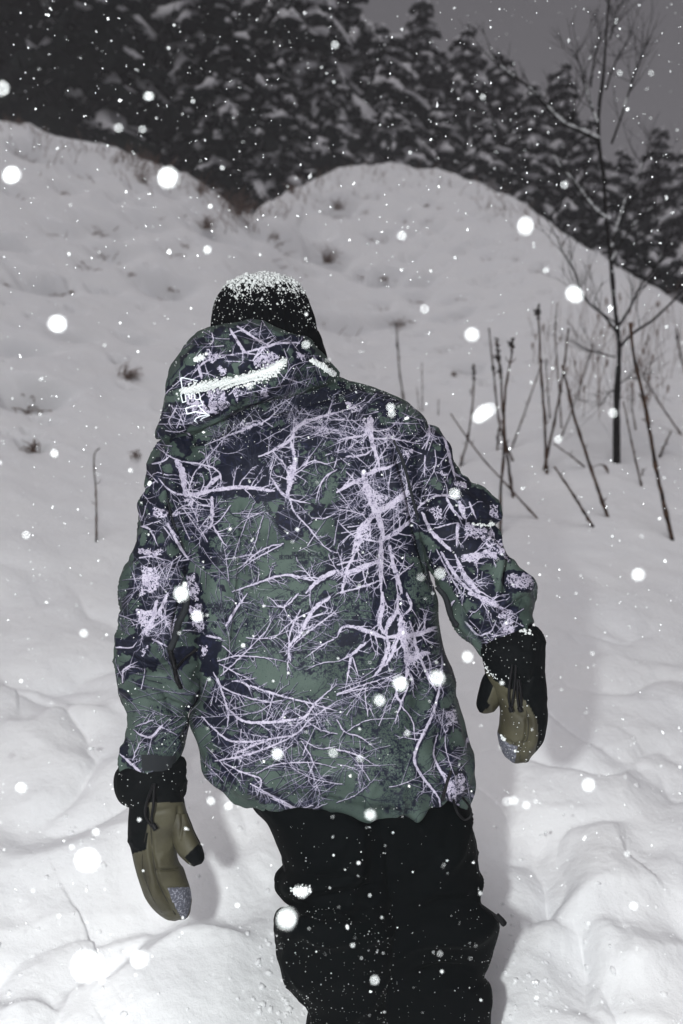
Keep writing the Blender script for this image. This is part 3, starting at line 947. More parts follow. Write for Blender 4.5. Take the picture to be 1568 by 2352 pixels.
class Print:
    def __init__(s, w, h, seed):
        s.w, s.h = w, h
        s.ink = np.zeros((h, w)); s.nav = np.zeros((h, w)); s.lav = np.zeros((h, w)); s.lavb = np.zeros((h, w)); s.top = np.zeros((h, w))
        s.kreg = np.zeros((h, w)); s.dreg = np.zeros((h, w)); s.wht = np.zeros((h, w)); s.r = random.Random(seed)
    def stroke(s, pts, w0, w1, wob=1.0, outline=True):
        n = max(6, int(np.linalg.norm(np.diff(pts, axis=0), axis=1).sum() / 7))
        c = crom(pts, n)
        r = s.r
        c = c + np.array([[r.gauss(0, 1), r.gauss(0, 1)] for _ in range(n)]) * wob * .8
        W = np.linspace(w0, w1, n) * np.array([1 + r.uniform(-.25, .25) for _ in range(n)]) * (1 - .6 * np.linspace(0, 1, n) ** 6) * (1 - .45 * np.linspace(1, 0, n) ** 6)
        for i in range(n - 1):
            a, b = c[i], c[i + 1]
            if outline:
                o = .9 + .35 * W[i]
                seg(s.ink, a[0] + .8, a[1] + 1.0, b[0] + .8, b[1] + 1.0, W[i] + o, W[i + 1] + o)
            seg(s.lav, a[0], a[1], b[0], b[1], W[i], W[i + 1])
        return c, W
    def grow(s, x, y, a, L, w, depth=2, outline=False, curl=.16, dark=False):
        r = s.r
        n = max(4, int(L / 9)); st = L / n
        pts = [(x, y)]
        k = r.gauss(0, curl * .35)
        for i in range(n):
            a += k + r.gauss(0, curl)
            x += math.cos(a) * st; y += math.sin(a) * st
            pts.append((x, y))
            if depth > 0 and i > 0 and r.random() < .55:
                s.grow(x, y, a + r.choice([-1, 1]) * r.uniform(.35, 1.0), L * r.uniform(.3, .62) * (1 - i / n * .5), w * .62, depth - 1, outline, curl, dark)
        for i in range(n):
            w0 = w * (1 - .75 * i / n); w1 = w * (1 - .75 * (i + 1) / n)
            if dark:
                seg(s.ink, *pts[i], *pts[i + 1], max(.45, w0), max(.45, w1))
            else:
                if outline: seg(s.ink, pts[i][0] + 1, pts[i][1] + 1, pts[i + 1][0] + 1, pts[i + 1][1] + 1, w0 + .9, w1 + .9)
                seg(s.lav, *pts[i], *pts[i + 1], max(.42, w0), max(.42, w1))
    def fan(s, x, y, rad, n, w=.9, a0=0, a1=6.283, depth=1, curl=.10):
        for k in range(n):
            a = s.r.uniform(a0, a1)
            o = rad * s.r.uniform(0, .85); b = s.r.uniform(0, 6.28); L = rad * s.r.uniform(.5, 1.3)
            s.grow(x + math.cos(b) * o - math.cos(a) * L * .45, y + math.sin(b) * o - math.sin(a) * L * .45, a, L, w * s.r.uniform(.55, 1.3), depth if s.r.random() < .6 else 0, s.r.random() < .3, curl)
    def dark_fan(s, x, y, rad, n, w=.9):
        for k in range(n):
            o = rad * s.r.uniform(0, .8); b = s.r.uniform(0, 6.28)
            s.grow(x + math.cos(b) * o, y + math.sin(b) * o, s.r.uniform(0, 6.28), rad * s.r.uniform(.25, .6), w, 1, curl=.3, dark=True)
    def kblob(s, x, y, rx, ry, v=1.0):
        Y, X = np.ogrid[0:s.h, 0:s.w]
        e = np.exp(-(((X - x) / rx) ** 2 + ((Y - y) / ry) ** 2) ** 1.5)
        np.maximum(s.kreg, e * v, out=s.kreg)
    def compose(s):
        Y, X = np.meshgrid(np.arange(s.h, dtype=float), np.arange(s.w, dtype=float), indexing='ij')
        q = np.stack([X, Y], -1)
        n1 = fbm(q, .012, 3, 71); n2 = fbm(q, .09, 3, 72); n3 = vnoise(q, .45, 73); n4 = fbm(q, .16, 3, 74); n5 = vnoise(q, .9, 75)
        col = GREEN * np.ones((s.h, s.w, 1)) + (GREEN2 - GREEN) * sstep(-.3, .6, n1)[..., None] + n5[..., None] * .012
        vein = (np.abs(n4) < .05 + .05 * s.kreg) | (n2 + .35 * n4 > .34)
        # blurred density of the bright branches: the cloth between them goes dark
        bl = np.maximum(s.lav, s.lavb)
        for r_ in (9, 9, 9):
            c0 = np.cumsum(np.pad(bl, ((r_ + 1, r_), (0, 0)), 'edge'), 0); bl = (c0[2 * r_ + 1:] - c0[:-2 * r_ - 1]) / (2 * r_ + 1)
            c0 = np.cumsum(np.pad(bl, ((0, 0), (r_ + 1, r_)), 'edge'), 1); bl = (c0[:, 2 * r_ + 1:] - c0[:, :-2 * r_ - 1]) / (2 * r_ + 1)
        n6 = fbm(q, .035, 3, 78)
        navd = sstep(.27, .32, bl + .20 * n6 + .08 * n4 + .235 * s.dreg)
        k = vein * sstep(.18, .55, s.kreg + .35 * n1 + 2.6 * np.minimum(bl, .35))
        sp_ = (n3 > .78) * (n2 > .05) * .8
        dark = np.maximum(k, sp_)
        col = col + (NAVY * 1.1 - col) * dark[..., None]
        nav = np.maximum(s.nav, navd)
        nvc = NAVY + (np.array((38, 40, 66)) / 255. - NAVY) * (sstep(.15, .6, n2) * .45)[..., None]
        col = col + (nvc - col) * nav[..., None]
        ink = s.ink * (1 - .75 * (n2 < -.42))
        col = col + (NAVY - col) * ink[..., None]
        hole = ((n2 * .6 + n3 * .55) > .50)
        lb = s.lavb * (1 - .88 * ((n4 * .7 + n3 * .4) > .12))
        la = s.lav * (1 - .6 * hole * (s.lav > .9))
        lv = np.maximum(la, lb)
        lc = LAV + (LAV2 - LAV) * sstep(-.5, .7, n3 + n2)[..., None]
        col = col + (lc - col) * lv[..., None]
        col = col + (NAVY * .9 - col) * s.top[..., None]
        col = col + (np.array((.90, .92, .94)) - col) * s.wht[..., None]
        return np.clip(col, 0, 1)


FONT = {'B': [[(0, 0), (0, 2), (1, 1.8), (1, 1.1), (0, 1), (1, .9), (1, .1), (0, 0)]], 'E': [[(1, 0), (0, 0), (0, 2), (1, 2)], [(0, 1), (.8, 1)]],
        'Y': [[(0, 2), (.5, 1), (1, 2)], [(.5, 1), (.5, 0)]], 'O': [[(0, 0), (0, 2), (1, 2), (1, 0), (0, 0)]], 'N': [[(0, 0), (0, 2), (1, 0), (1, 2)]],
        'D': [[(0, 0), (0, 2), (.7, 2), (1, 1.5), (1, .5), (.7, 0), (0, 0)]], 'M': [[(0, 0), (0, 2), (.5, 1), (1, 2), (1, 0)]], 'A': [[(0, 0), (.5, 2), (1, 0)], [(.2, .8), (.8, .8)]],
        'L': [[(0, 2), (0, 0), (1, 0)]], 'S': [[(1, 2), (0, 1.8), (0, 1.1), (1, .9), (1, .1), (0, 0)]], ' ': []}


def text(pr, T, s, x, y, ang, h, w=.9):
    """small blurred ink lettering on the cloth"""
    ca, sa = math.cos(ang), math.sin(ang)
    cx = 0
    for ch in s:
        for pl in FONT[ch]:
            q = tomap(T, [(x + (cx + a * h * .42) * ca + b * h * .5 * sa, y + (cx + a * h * .42) * sa - b * h * .5 * ca) for a, b in pl])
            for i in range(len(q) - 1):
                seg(pr.top, *q[i], *q[i + 1], w, w)
        cx += h * .62


cv = Print(CW, CH, 3)
NV = {'A': [[(730, 600), (800, 520), (900, 440), (1100, 420), (1230, 400), (1240, 470), (1200, 510), (1080, 580), (1020, 620), (1060, 660), (1110, 740), (1110, 820), (1000, 810), (880, 820), (760, 830), (720, 700)],
            [(700, 850), (760, 840), (900, 830), (1130, 850), (1180, 900), (1100, 905), (1000, 920), (900, 890), (760, 905), (690, 880)],
            [(1140, 1040), (1170, 970), (1240, 940), (1300, 1000), (1350, 1090), (1340, 1150), (1270, 1195), (1200, 1190), (1150, 1150)],
            [(1380, 950), (1440, 930), (1500, 950), (1480, 1020), (1400, 1030)], [(1310, 1030), (1370, 1010), (1400, 1040), (1370, 1080), (1320, 1070)],
            [(510, 680), (560, 660), (590, 700), (560, 790), (520, 770)], [(450, 420), (560, 470), (540, 560), (490, 620), (450, 560)],
            [(490, 980), (560, 970), (590, 1080), (620, 1150), (570, 1200), (520, 1180), (500, 1080)], [(810, 290), (1040, 270), (1050, 340), (900, 390), (810, 370)],
            [(1270, 180), (1500, 120), (1568, 160), (1568, 260), (1350, 270), (1260, 240)], [(240, 1080), (300, 1090), (330, 1150), (300, 1200), (240, 1180)],
            [(450, 1350), (520, 1320), (560, 1400), (480, 1450)], [(390, 1480), (470, 1480), (480, 1540), (400, 1540)], [(710, 1390), (770, 1380), (780, 1460), (720, 1470)],
            [(730, 1490), (790, 1510), (800, 1568), (730, 1560)], [(210, 880), (280, 760), (300, 800), (270, 900), (240, 950), (200, 960)], [(120, 1340), (160, 1180), (185, 1130), (190, 1230), (180, 1350)],
            [(560, 500), (640, 500), (640, 560), (560, 540)], [(1300, 470), (1440, 440), (1460, 530), (1340, 560)], [(380, 400), (480, 420), (470, 520), (380, 500)],
            [(590, 1250), (680, 1220), (690, 1330), (640, 1400), (600, 1360)], [(600, 860), (690, 850), (690, 900), (600, 930)]],
      'B': [[(320, 530), (400, 540), (400, 640), (330, 680), (250, 660), (260, 600)], [(540, 640), (620, 550), (640, 640), (600, 800), (590, 870), (520, 870), (500, 780)],
            [(200, 240), (400, 230), (450, 340), (340, 350), (260, 310)], [(880, 850), (1040, 820), (1080, 900), (1100, 960), (1100, 1060), (980, 1050), (900, 930)],
            [(720, 1090), (930, 1090), (920, 1150), (1080, 1220), (1060, 1270), (900, 1290), (760, 1240), (700, 1150)], [(540, 880), (860, 850), (880, 890), (720, 890), (600, 950), (540, 1000)],
            [(750, 900), (860, 1040), (800, 1040)], [(960, 1400), (1060, 1420), (1110, 1500), (1100, 1568), (960, 1500)], [(0, 1150), (250, 1180), (560, 1200), (600, 1330), (450, 1290), (300, 1250), (100, 1290), (0, 1300)],
            [(400, 640), (500, 700), (480, 760), (420, 720)], [(0, 90), (200, 150), (420, 230), (300, 240), (160, 200), (0, 170)], [(620, 600), (700, 560), (790, 640), (700, 700)],
            [(0, 1180), (60, 1150), (80, 1260), (0, 1300)], [(730, 1290), (800, 1300), (900, 1480), (840, 1500)], [(0, 280), (160, 330), (120, 420), (0, 440)], [(540, 1180), (620, 1230), (700, 1400), (740, 1568), (660, 1568)]],
      'C': [[(730, 600), (860, 590), (950, 640), (1000, 680), (990, 740), (880, 720), (780, 670)], [(790, 550), (870, 520), (860, 580), (800, 590)],
            [(580, 290), (640, 280), (700, 330), (760, 320), (740, 420), (720, 600), (640, 600), (600, 440)], [(630, 770), (760, 790), (820, 850), (700, 870), (640, 830)],
            [(740, 1000), (980, 1020), (960, 1080), (850, 1130), (760, 1110)], [(1060, 1030), (1300, 1010), (1320, 1050), (1270, 1080), (1100, 1070)], [(900, 1090), (1020, 1120), (1000, 1200), (940, 1250), (880, 1190)],
            [(760, 1200), (830, 1250), (870, 1350), (800, 1340)], [(1450, 10), (1568, 0), (1520, 50), (1460, 60)], [(160, 50), (230, 40), (250, 90), (200, 110)], [(240, 150), (280, 160), (270, 190)],
            [(0, 330), (160, 300), (230, 310), (200, 380), (320, 480), (280, 560), (150, 520), (60, 440), (10, 440)], [(440, 60), (510, 60), (480, 200), (420, 380), (360, 420), (430, 200)],
            [(180, 960), (240, 960), (240, 1000), (190, 1000)], [(20, 660), (130, 700), (110, 760), (30, 750)], [(40, 1100), (90, 1010), (100, 1150), (60, 1180)], [(350, 420), (560, 360), (590, 440), (480, 520), (380, 500)]],
      'D': [[(20, 270), (130, 260), (180, 300), (130, 370), (50, 390), (0, 370)], [(100, 180), (140, 170), (250, 240), (300, 290), (270, 340), (180, 290)], [(440, 20), (520, 40), (510, 110), (460, 120)],
            [(240, 630), (340, 610), (350, 660), (320, 720), (230, 680)], [(500, 600), (550, 610), (540, 660), (500, 680)], [(620, 340), (730, 350), (730, 400), (630, 400)], [(1000, 130), (1140, 120), (1060, 200)],
            [(1100, 60), (1230, 60), (1250, 130), (1190, 120)], [(740, 0), (840, 50), (920, 180), (990, 340), (900, 280), (820, 210), (780, 80)], [(910, 160), (1000, 180), (1080, 260), (1000, 330), (930, 280)]],
      'H': [[(380, 210), (470, 180), (600, 150), (560, 200), (450, 250)], [(600, 160), (660, 150), (740, 200), (760, 260), (680, 240)], [(400, 430), (500, 440), (510, 520), (440, 570), (400, 510)],
            [(650, 470), (740, 400), (780, 430), (740, 520), (660, 535)], [(570, 430), (620, 420), (620, 520), (580, 520)], [(780, 260), (860, 240), (850, 320), (790, 330)], [(880, 340), (940, 330), (920, 370)],
            [(990, 350), (1060, 350), (1060, 400), (1000, 400)], [(20, 860), (100, 780), (60, 960)], [(30, 960), (150, 1010), (0, 1040)], [(260, 330), (380, 220), (400, 260), (330, 330), (200, 470), (120, 650), (100, 640)],
            [(1130, 200), (1250, 300), (1280, 400), (1150, 300), (1000, 200)], [(1240, 520), (1400, 560), (1300, 580)], [(240, 430), (330, 470), (330, 560), (230, 600)]]}
LVB = {'A': [[(270, 960), (380, 970), (400, 1030), (330, 1050), (280, 1040)], [(190, 1240), (250, 1270), (350, 1260), (350, 1320), (250, 1310), (190, 1290)], [(510, 1450), (570, 1440), (600, 1568), (530, 1568)],
             [(200, 1370), (300, 1420), (320, 1500), (280, 1568), (180, 1568)], [(1230, 640), (1280, 640), (1270, 760), (1230, 880)], [(880, 380), (1040, 350), (1050, 390), (880, 440)], [(500, 880), (600, 900), (560, 950), (510, 940)]],
       'B': [[(440, 560), (560, 550), (530, 610), (460, 620)], [(60, 240), (140, 230), (150, 290), (70, 300)], [(930, 1090), (1080, 1090), (1110, 1200), (1130, 1280), (1000, 1200), (900, 1150)],
             [(870, 1310), (1100, 1270), (1130, 1320), (880, 1360)], [(620, 960), (700, 960), (780, 1030), (700, 1040), (630, 990)], [(710, 720), (770, 700), (780, 720), (720, 740)], [(830, 750), (900, 800), (880, 830), (830, 820)],
             [(330, 430), (400, 440), (400, 490), (320, 470)], [(1190, 1440), (1370, 1450), (1370, 1540), (1200, 1520)], [(1120, 1200), (1190, 1190), (1190, 1350), (1140, 1300)], [(1080, 950), (1120, 960), (1130, 1040), (1090, 1020)],
             [(180, 330), (240, 320), (230, 400), (190, 390)], [(200, 1060), (240, 1060), (200, 1200), (130, 1290), (120, 1230)], [(230, 850), (380, 900), (300, 1000), (250, 960)]],
       'C': [[(160, 120), (260, 110), (280, 220), (240, 300), (180, 290), (160, 200)], [(510, 90), (620, 90), (640, 260), (590, 280), (540, 200)], [(590, 350), (660, 400), (620, 430)], [(540, 0), (600, 0), (600, 60), (550, 50)],
             [(200, 380), (230, 370), (230, 430), (190, 420)], [(390, 200), (430, 240), (420, 300), (350, 240)]],
       'D': [[(1140, 130), (1200, 110), (1230, 200), (1260, 300), (1180, 290), (1150, 220)], [(1200, 330), (1290, 310), (1270, 380), (1200, 400)], [(440, 160), (500, 200), (520, 260), (440, 280)], [(770, 860), (860, 800), (850, 900), (760, 980)],
             [(790, 1310), (890, 1290), (880, 1380), (840, 1480), (800, 1470)], [(500, 430), (640, 400), (650, 420), (500, 500)]],
       'H': [[(400, 330), (520, 340), (480, 420), (330, 430), (400, 380)], [(510, 460), (570, 470), (570, 540), (520, 550)], [(780, 430), (930, 330), (980, 370), (970, 440), (860, 500), (800, 470)],
             [(430, 640), (560, 640), (600, 740), (610, 770), (480, 840), (400, 830), (440, 720)], [(640, 650), (680, 640), (700, 700), (670, 740)], [(830, 660), (870, 650), (900, 700), (860, 710)],
             [(240, 680), (330, 680), (400, 800), (430, 850), (330, 850), (270, 760)], [(1130, 340), (1200, 370), (1190, 410), (1120, 400)]]}
LM = {'A': [([(440, 640), (480, 720), (500, 880)], 50, 40), ([(300, 540), (380, 600), (470, 640), (600, 660), (700, 690), (750, 740), (750, 820)], 8, 16), ([(310, 760), (400, 850), (500, 885)], 10, 18),
            ([(500, 885), (600, 870), (700, 845)], 26, 32), ([(700, 845), (900, 825), (1130, 850)], 32, 28), ([(520, 880), (560, 740), (620, 660), (760, 500), (860, 400)], 12, 5), ([(620, 860), (700, 780), (750, 740)], 20, 38),
            ([(1110, 760), (1160, 840), (1220, 900), (1380, 940)], 20, 10), ([(1220, 890), (1240, 760), (1270, 640), (1240, 480)], 40, 26), ([(1020, 610), (1130, 560), (1240, 490), (1290, 400), (1450, 330), (1568, 300)], 18, 28),
            ([(1100, 700), (1130, 580)], 8, 8), ([(1090, 820), (1110, 700), (1150, 600)], 8, 6), ([(1230, 890), (1270, 1000), (1380, 1120), (1480, 1240), (1568, 1290)], 16, 5), ([(690, 900), (690, 1060), (680, 1110)], 32, 24),
            ([(820, 950), (740, 1060), (620, 1150), (600, 1250)], 10, 6), ([(700, 1100), (760, 1200), (800, 1250)], 20, 6), ([(1060, 990), (900, 1070), (820, 1160)], 8, 4), ([(1050, 1020), (980, 1250), (900, 1400)], 8, 4),
            ([(980, 940), (880, 1200), (820, 1400)], 8, 3), ([(1190, 1220), (1100, 1240), (1000, 1290), (900, 1380), (810, 1420)], 14, 4), ([(1180, 1230), (1060, 1290), (960, 1350), (830, 1460)], 12, 3),
            ([(830, 1560), (1000, 1500), (1210, 1440), (1390, 1480)], 10, 22), ([(1568, 1410), (1450, 1470), (1350, 1568)], 40, 24), ([(1568, 1000), (1490, 1040), (1390, 1040)], 8, 14), ([(1568, 700), (1480, 760), (1430, 870), (1420, 930)], 14, 8),
            ([(190, 1100), (250, 1120), (310, 1240)], 14, 8), ([(190, 1100), (330, 1060)], 10, 10), ([(400, 1030), (460, 1000)], 26, 26), ([(380, 1080), (440, 1200), (520, 1330)], 24, 18), ([(350, 1100), (420, 1200)], 10, 8),
            ([(210, 880), (260, 940)], 8, 6), ([(450, 1340), (560, 1330)], 8, 8), ([(250, 760), (300, 720), (380, 740), (440, 735)], 8, 6), ([(270, 660), (350, 640), (400, 600)], 14, 10), ([(300, 780), (220, 840), (200, 900)], 8, 5),
            ([(1290, 700), (1400, 640), (1500, 660), (1568, 640)], 10, 8), ([(180, 1320), (260, 1310), (340, 1330), (420, 1350)], 18, 6), ([(820, 460), (960, 400), (1080, 350), (1190, 240)], 12, 10), ([(640, 530), (780, 470), (950, 400)], 10, 8),
            ([(1000, 520), (1150, 440), (1250, 380)], 5, 7), ([(700, 560), (800, 590), (930, 550)], 4, 4)],
      'B': [([(190, 720), (210, 830), (260, 960), (300, 1060), (330, 1190)], 52, 52), ([(300, 1000), (400, 930), (500, 850)], 44, 44), ([(200, 740), (290, 700), (350, 690), (450, 640)], 40, 10), ([(0, 860), (80, 810), (190, 760)], 24, 38),
            ([(270, 1000), (220, 1060), (160, 1130), (110, 1290)], 52, 28), ([(330, 1190), (430, 1130), (530, 1050)], 46, 22), ([(0, 1060), (130, 1170), (300, 1210)], 8, 18), ([(310, 1200), (310, 1330), (310, 1568)], 40, 24),
            ([(300, 1340), (150, 1400), (0, 1440)], 40, 38), ([(0, 1370), (80, 1350), (200, 1330)], 16, 10), ([(370, 1240), (400, 1380), (460, 1568)], 30, 32), ([(300, 1480), (160, 1530), (0, 1568)], 16, 12),
            ([(540, 1360), (440, 1440), (380, 1470)], 10, 14), ([(240, 340), (240, 480), (290, 640), (300, 720)], 46, 14), ([(220, 340), (200, 450), (60, 480), (0, 500)], 24, 10), ([(60, 610), (180, 600), (250, 560)], 14, 18),
            ([(290, 480), (420, 490), (580, 520)], 14, 8), ([(640, 350), (650, 450), (620, 560)], 14, 12), ([(450, 300), (580, 350), (700, 380)], 6, 6), ([(350, 370), (590, 380)], 6, 6), ([(730, 420), (780, 560), (800, 650), (830, 750)], 22, 20),
            ([(620, 600), (615, 750)], 14, 10), ([(690, 560), (690, 680), (600, 860)], 10, 6), ([(540, 1010), (600, 940), (700, 885), (860, 890)], 16, 16), ([(590, 890), (700, 870)], 8, 8), ([(770, 900), (820, 990), (880, 1050)], 24, 20),
            ([(860, 930), (900, 1040)], 42, 30), ([(930, 930), (980, 1050)], 22, 10), ([(600, 1000), (660, 1130), (800, 1270)], 24, 34), ([(690, 1110), (850, 1070)], 12, 12), ([(850, 1080), (840, 1240)], 30, 14), ([(930, 1150), (870, 1230)], 12, 6),
            ([(830, 1300), (900, 1450), (1000, 1568)], 20, 48), ([(730, 1280), (860, 1480), (960, 1568)], 22, 26), ([(120, 1300), (70, 1400), (30, 1568)], 22, 18), ([(480, 1290), (470, 1350), (430, 1440)], 8, 6), ([(880, 1310), (1120, 1290)], 34, 46),
            ([(700, 1260), (780, 1420), (870, 1568)], 10, 14), ([(0, 300), (90, 270), (200, 210)], 10, 8)],
      'C': [([(300, 60), (260, 220), (200, 280)], 30, 30), ([(380, 0), (300, 180)], 20, 30), ([(200, 290), (440, 120)], 16, 8), ([(270, 320), (380, 380)], 14, 10), ([(0, 380), (130, 380), (170, 330)], 14, 6), ([(60, 630), (70, 540), (170, 480)], 14, 8),
            ([(140, 960), (190, 1000), (260, 1010), (340, 930)], 10, 22), ([(150, 940), (280, 890)], 10, 12), ([(40, 1130), (120, 1200), (190, 1260)], 12, 24), ([(130, 1180), (180, 1060), (230, 1000)], 10, 5),
            ([(730, 480), (840, 445), (950, 445), (1100, 460), (1240, 490)], 14, 5), ([(750, 580), (880, 460), (1020, 320), (1090, 230), (1130, 50)], 14, 3), ([(740, 500), (860, 560), (960, 610)], 12, 6),
            ([(960, 650), (1130, 710), (1280, 750), (1400, 780), (1568, 830)], 18, 10), ([(730, 600), (760, 660), (900, 720), (1050, 760), (1200, 780)], 14, 7), ([(820, 830), (910, 900), (1060, 910), (1180, 900), (1340, 870), (1420, 770), (1568, 640)], 26, 12),
            ([(620, 870), (720, 970), (820, 1040), (1000, 1040), (1130, 1020), (1280, 990), (1380, 890), (1568, 760)], 16, 12), ([(710, 1180), (830, 1160), (960, 1130), (1170, 1050), (1290, 990)], 16, 12), ([(850, 1130), (980, 1070), (1080, 1040)], 22, 14),
            ([(830, 620), (890, 620), (960, 660)], 14, 14), ([(800, 940), (800, 830), (740, 640), (700, 560)], 14, 16), ([(1568, 990), (1450, 960), (1330, 880), (1200, 790)], 12, 5), ([(1000, 1270), (1120, 1210), (1380, 1190), (1568, 1230)], 10, 7),
            ([(1320, 1040), (1400, 1190), (1370, 1310), (1440, 1400)], 10, 4), ([(770, 1190), (900, 1260), (1030, 1310), (1010, 1420)], 12, 12), ([(1310, 1020), (1440, 1090), (1568, 1080)], 8, 8),
            ([(960, 1340), (1100, 1420), (1280, 1520), (1400, 1490)], 14, 14), ([(1000, 1380), (1200, 1470), (1340, 1530), (1500, 1480)], 10, 8), ([(790, 230), (860, 110), (940, 0)], 24, 12),
            ([(1240, 480), (1230, 380), (1300, 300), (1400, 120), (1520, 30)], 16, 36), ([(1190, 100), (1040, 90)], 6, 5), ([(1250, 30), (1200, 100), (1240, 200)], 12, 5), ([(1310, 120), (1240, 280), (1225, 480), (1215, 600)], 18, 6),
            ([(1010, 320), (1130, 310), (1250, 200), (1380, 130)], 6, 12), ([(1568, 310), (1460, 370), (1340, 460)], 14, 6), ([(1568, 480), (1470, 490), (1350, 540)], 8, 5), ([(1090, 30), (1190, 100), (1300, 0)], 6, 18), ([(650, 300), (760, 320)], 18, 10),
            ([(760, 370), (840, 440)], 10, 7), ([(1200, 440), (1300, 330), (1568, 120)], 8, 14), ([(650, 1080), (760, 1200), (900, 1340)], 8, 5), ([(1100, 1440), (1300, 1530), (1480, 1540)], 9, 8)],
      'D': [([(320, 0), (320, 100), (300, 220), (350, 300)], 30, 36), ([(430, 120), (350, 240), (350, 300)], 36, 34), ([(430, 0), (430, 120), (460, 170)], 24, 20), ([(490, 0), (520, 100), (450, 170)], 24, 16),
            ([(450, 170), (450, 280), (490, 420), (490, 590), (470, 620)], 50, 30), ([(510, 200), (540, 280), (560, 400), (700, 690)], 22, 14), ([(0, 310), (40, 240), (130, 240), (220, 270), (350, 320)], 16, 40), ([(350, 310), (560, 290), (700, 240)], 26, 42),
            ([(350, 320), (360, 380), (300, 540), (250, 590)], 36, 20), ([(430, 310), (390, 420), (340, 510)], 20, 24), ([(0, 480), (90, 440), (200, 350)], 8, 34), ([(100, 440), (80, 560), (60, 680)], 24, 6), ([(110, 450), (160, 610)], 12, 5),
            ([(490, 490), (600, 430), (650, 420)], 36, 36), ([(560, 260), (640, 340), (720, 355)], 12, 10), ([(0, 710), (200, 640), (330, 600), (440, 560)], 14, 5), ([(0, 720), (140, 680), (400, 650)], 12, 5), ([(420, 660), (420, 730), (450, 770), (420, 870), (410, 920)], 24, 8),
            ([(500, 660), (450, 770)], 14, 12), ([(450, 790), (530, 900), (550, 1040)], 12, 8), ([(740, 420), (735, 560), (710, 720), (660, 880), (560, 1090), (545, 1180), (600, 1290), (720, 1450), (720, 1540)], 20, 20),
            ([(710, 980), (680, 1120), (700, 1200), (760, 1310), (800, 1470)], 8, 26), ([(760, 1000), (770, 1120), (830, 1290)], 8, 8), ([(590, 470), (650, 620), (700, 680)], 10, 10), ([(930, 0), (1060, 50), (1170, 120)], 40, 30),
            ([(900, 200), (980, 290), (1010, 300)], 18, 16), ([(1010, 300), (1090, 260), (1120, 190)], 14, 10), ([(1010, 380), (1150, 380), (1290, 340)], 10, 6), ([(1040, 400), (1150, 410), (1290, 360)], 8, 6), ([(1020, 350), (1130, 340), (1230, 280)], 7, 5),
            ([(0, 890), (60, 980), (160, 1010), (300, 1120)], 14, 4), ([(0, 1100), (150, 1140), (280, 1220)], 16, 4), ([(60, 980), (200, 900), (400, 880)], 8, 6), ([(220, 870), (200, 740), (200, 660)], 8, 8), ([(0, 1200), (150, 1250), (190, 1350)], 6, 3),
            ([(0, 1470), (130, 1420), (250, 1320), (310, 1240)], 8, 3), ([(100, 1090), (180, 1200), (150, 1300), (180, 1400)], 6, 4), ([(0, 760), (200, 690), (420, 560)], 6, 4), ([(0, 680), (120, 640), (330, 560), (440, 520)], 6, 4)],
      'H': [([(600, 170), (650, 250), (720, 350), (800, 370)], 24, 20), ([(600, 215), (700, 180), (830, 260), (950, 220)], 16, 10), ([(660, 150), (780, 230), (900, 300)], 24, 14), ([(520, 380), (700, 360), (850, 320), (1000, 280), (1150, 280)], 10, 24),
            ([(780, 420), (860, 330), (960, 230)], 20, 10), ([(560, 420), (700, 430)], 8, 8), ([(320, 500), (420, 420), (560, 390)], 12, 14), ([(350, 450), (380, 560)], 20, 26), ([(400, 440), (440, 560)], 8, 8), ([(460, 200), (470, 260), (440, 300)], 12, 8),
            ([(590, 690), (680, 600)], 14, 10), ([(70, 700), (200, 580), (340, 480)], 10, 6), ([(250, 960), (200, 850), (120, 760)], 8, 6), ([(170, 800), (120, 900), (150, 960)], 10, 8), ([(640, 700), (900, 640), (1100, 600), (1240, 560)], 8, 5),
            ([(980, 500), (1040, 560), (1200, 600)], 6, 4), ([(1000, 600), (1100, 460), (1250, 420)], 8, 5), ([(800, 600), (830, 540), (860, 620)], 6, 4), ([(90, 970), (200, 980), (260, 960)], 10, 8)]}
TT = {'A': TA, 'B': TB, 'C': TC, 'D': TD, 'H': TH}
KR = [('C', 1040, 230, 200, 50), ('C', 1330, 160, 170, 150), ('C', 1120, 360, 130, 50), ('C', 1420, 420, 150, 150), ('C', 900, 100, 90, 50), ('C', 360, 980, 130, 140), ('D', 100, 450, 150, 150), ('D', 300, 880, 130, 110),
      ('D', 420, 1120, 110, 130), ('D', 400, 1250, 110, 90), ('D', 450, 1450, 110, 90), ('D', 600, 930, 80, 80), ('D', 520, 320, 180, 150), ('D', 600, 140, 130, 130), ('D', 200, 100, 200, 100), ('A', 740, 1230, 60, 110),
      ('A', 1400, 620, 160, 90), ('A', 1350, 760, 120, 120), ('B', 120, 760, 130, 120), ('B', 450, 1480, 130, 100), ('B', 130, 540, 120, 70), ('A', 1420, 1380, 160, 40), ('C', 720, 110, 60, 40), ('D', 820, 650, 60, 90), ('C', 1400, 860, 120, 100), ('H', 540, 280, 60, 60), ('H', 1160, 540, 80, 60), ('C', 700, 1330, 120, 100)]
for k, x, y, rx, ry in KR:
    T = TT[k]; q = tomap(T, [(x, y)])[0]
    cv.kblob(q[0], q[1], rx * T[2] * CS * 1.25, ry * T[2] * CS * 1.25)
    cv.dark_fan(q[0], q[1], max(rx, ry) * T[2] * CS * 1.1, 16, .8)
def dblob(x, y, rx, ry, v=1.0):
    Y_, X_ = np.ogrid[0:cv.h, 0:cv.w]
    e = np.exp(-(((X_ - (x - CX0) * CS) / (rx * CS)) ** 2 + ((Y_ - (y - CY0) * CS) / (ry * CS)) ** 2) ** 1.5) * v
    np.maximum(cv.dreg, e, out=cv.dreg)


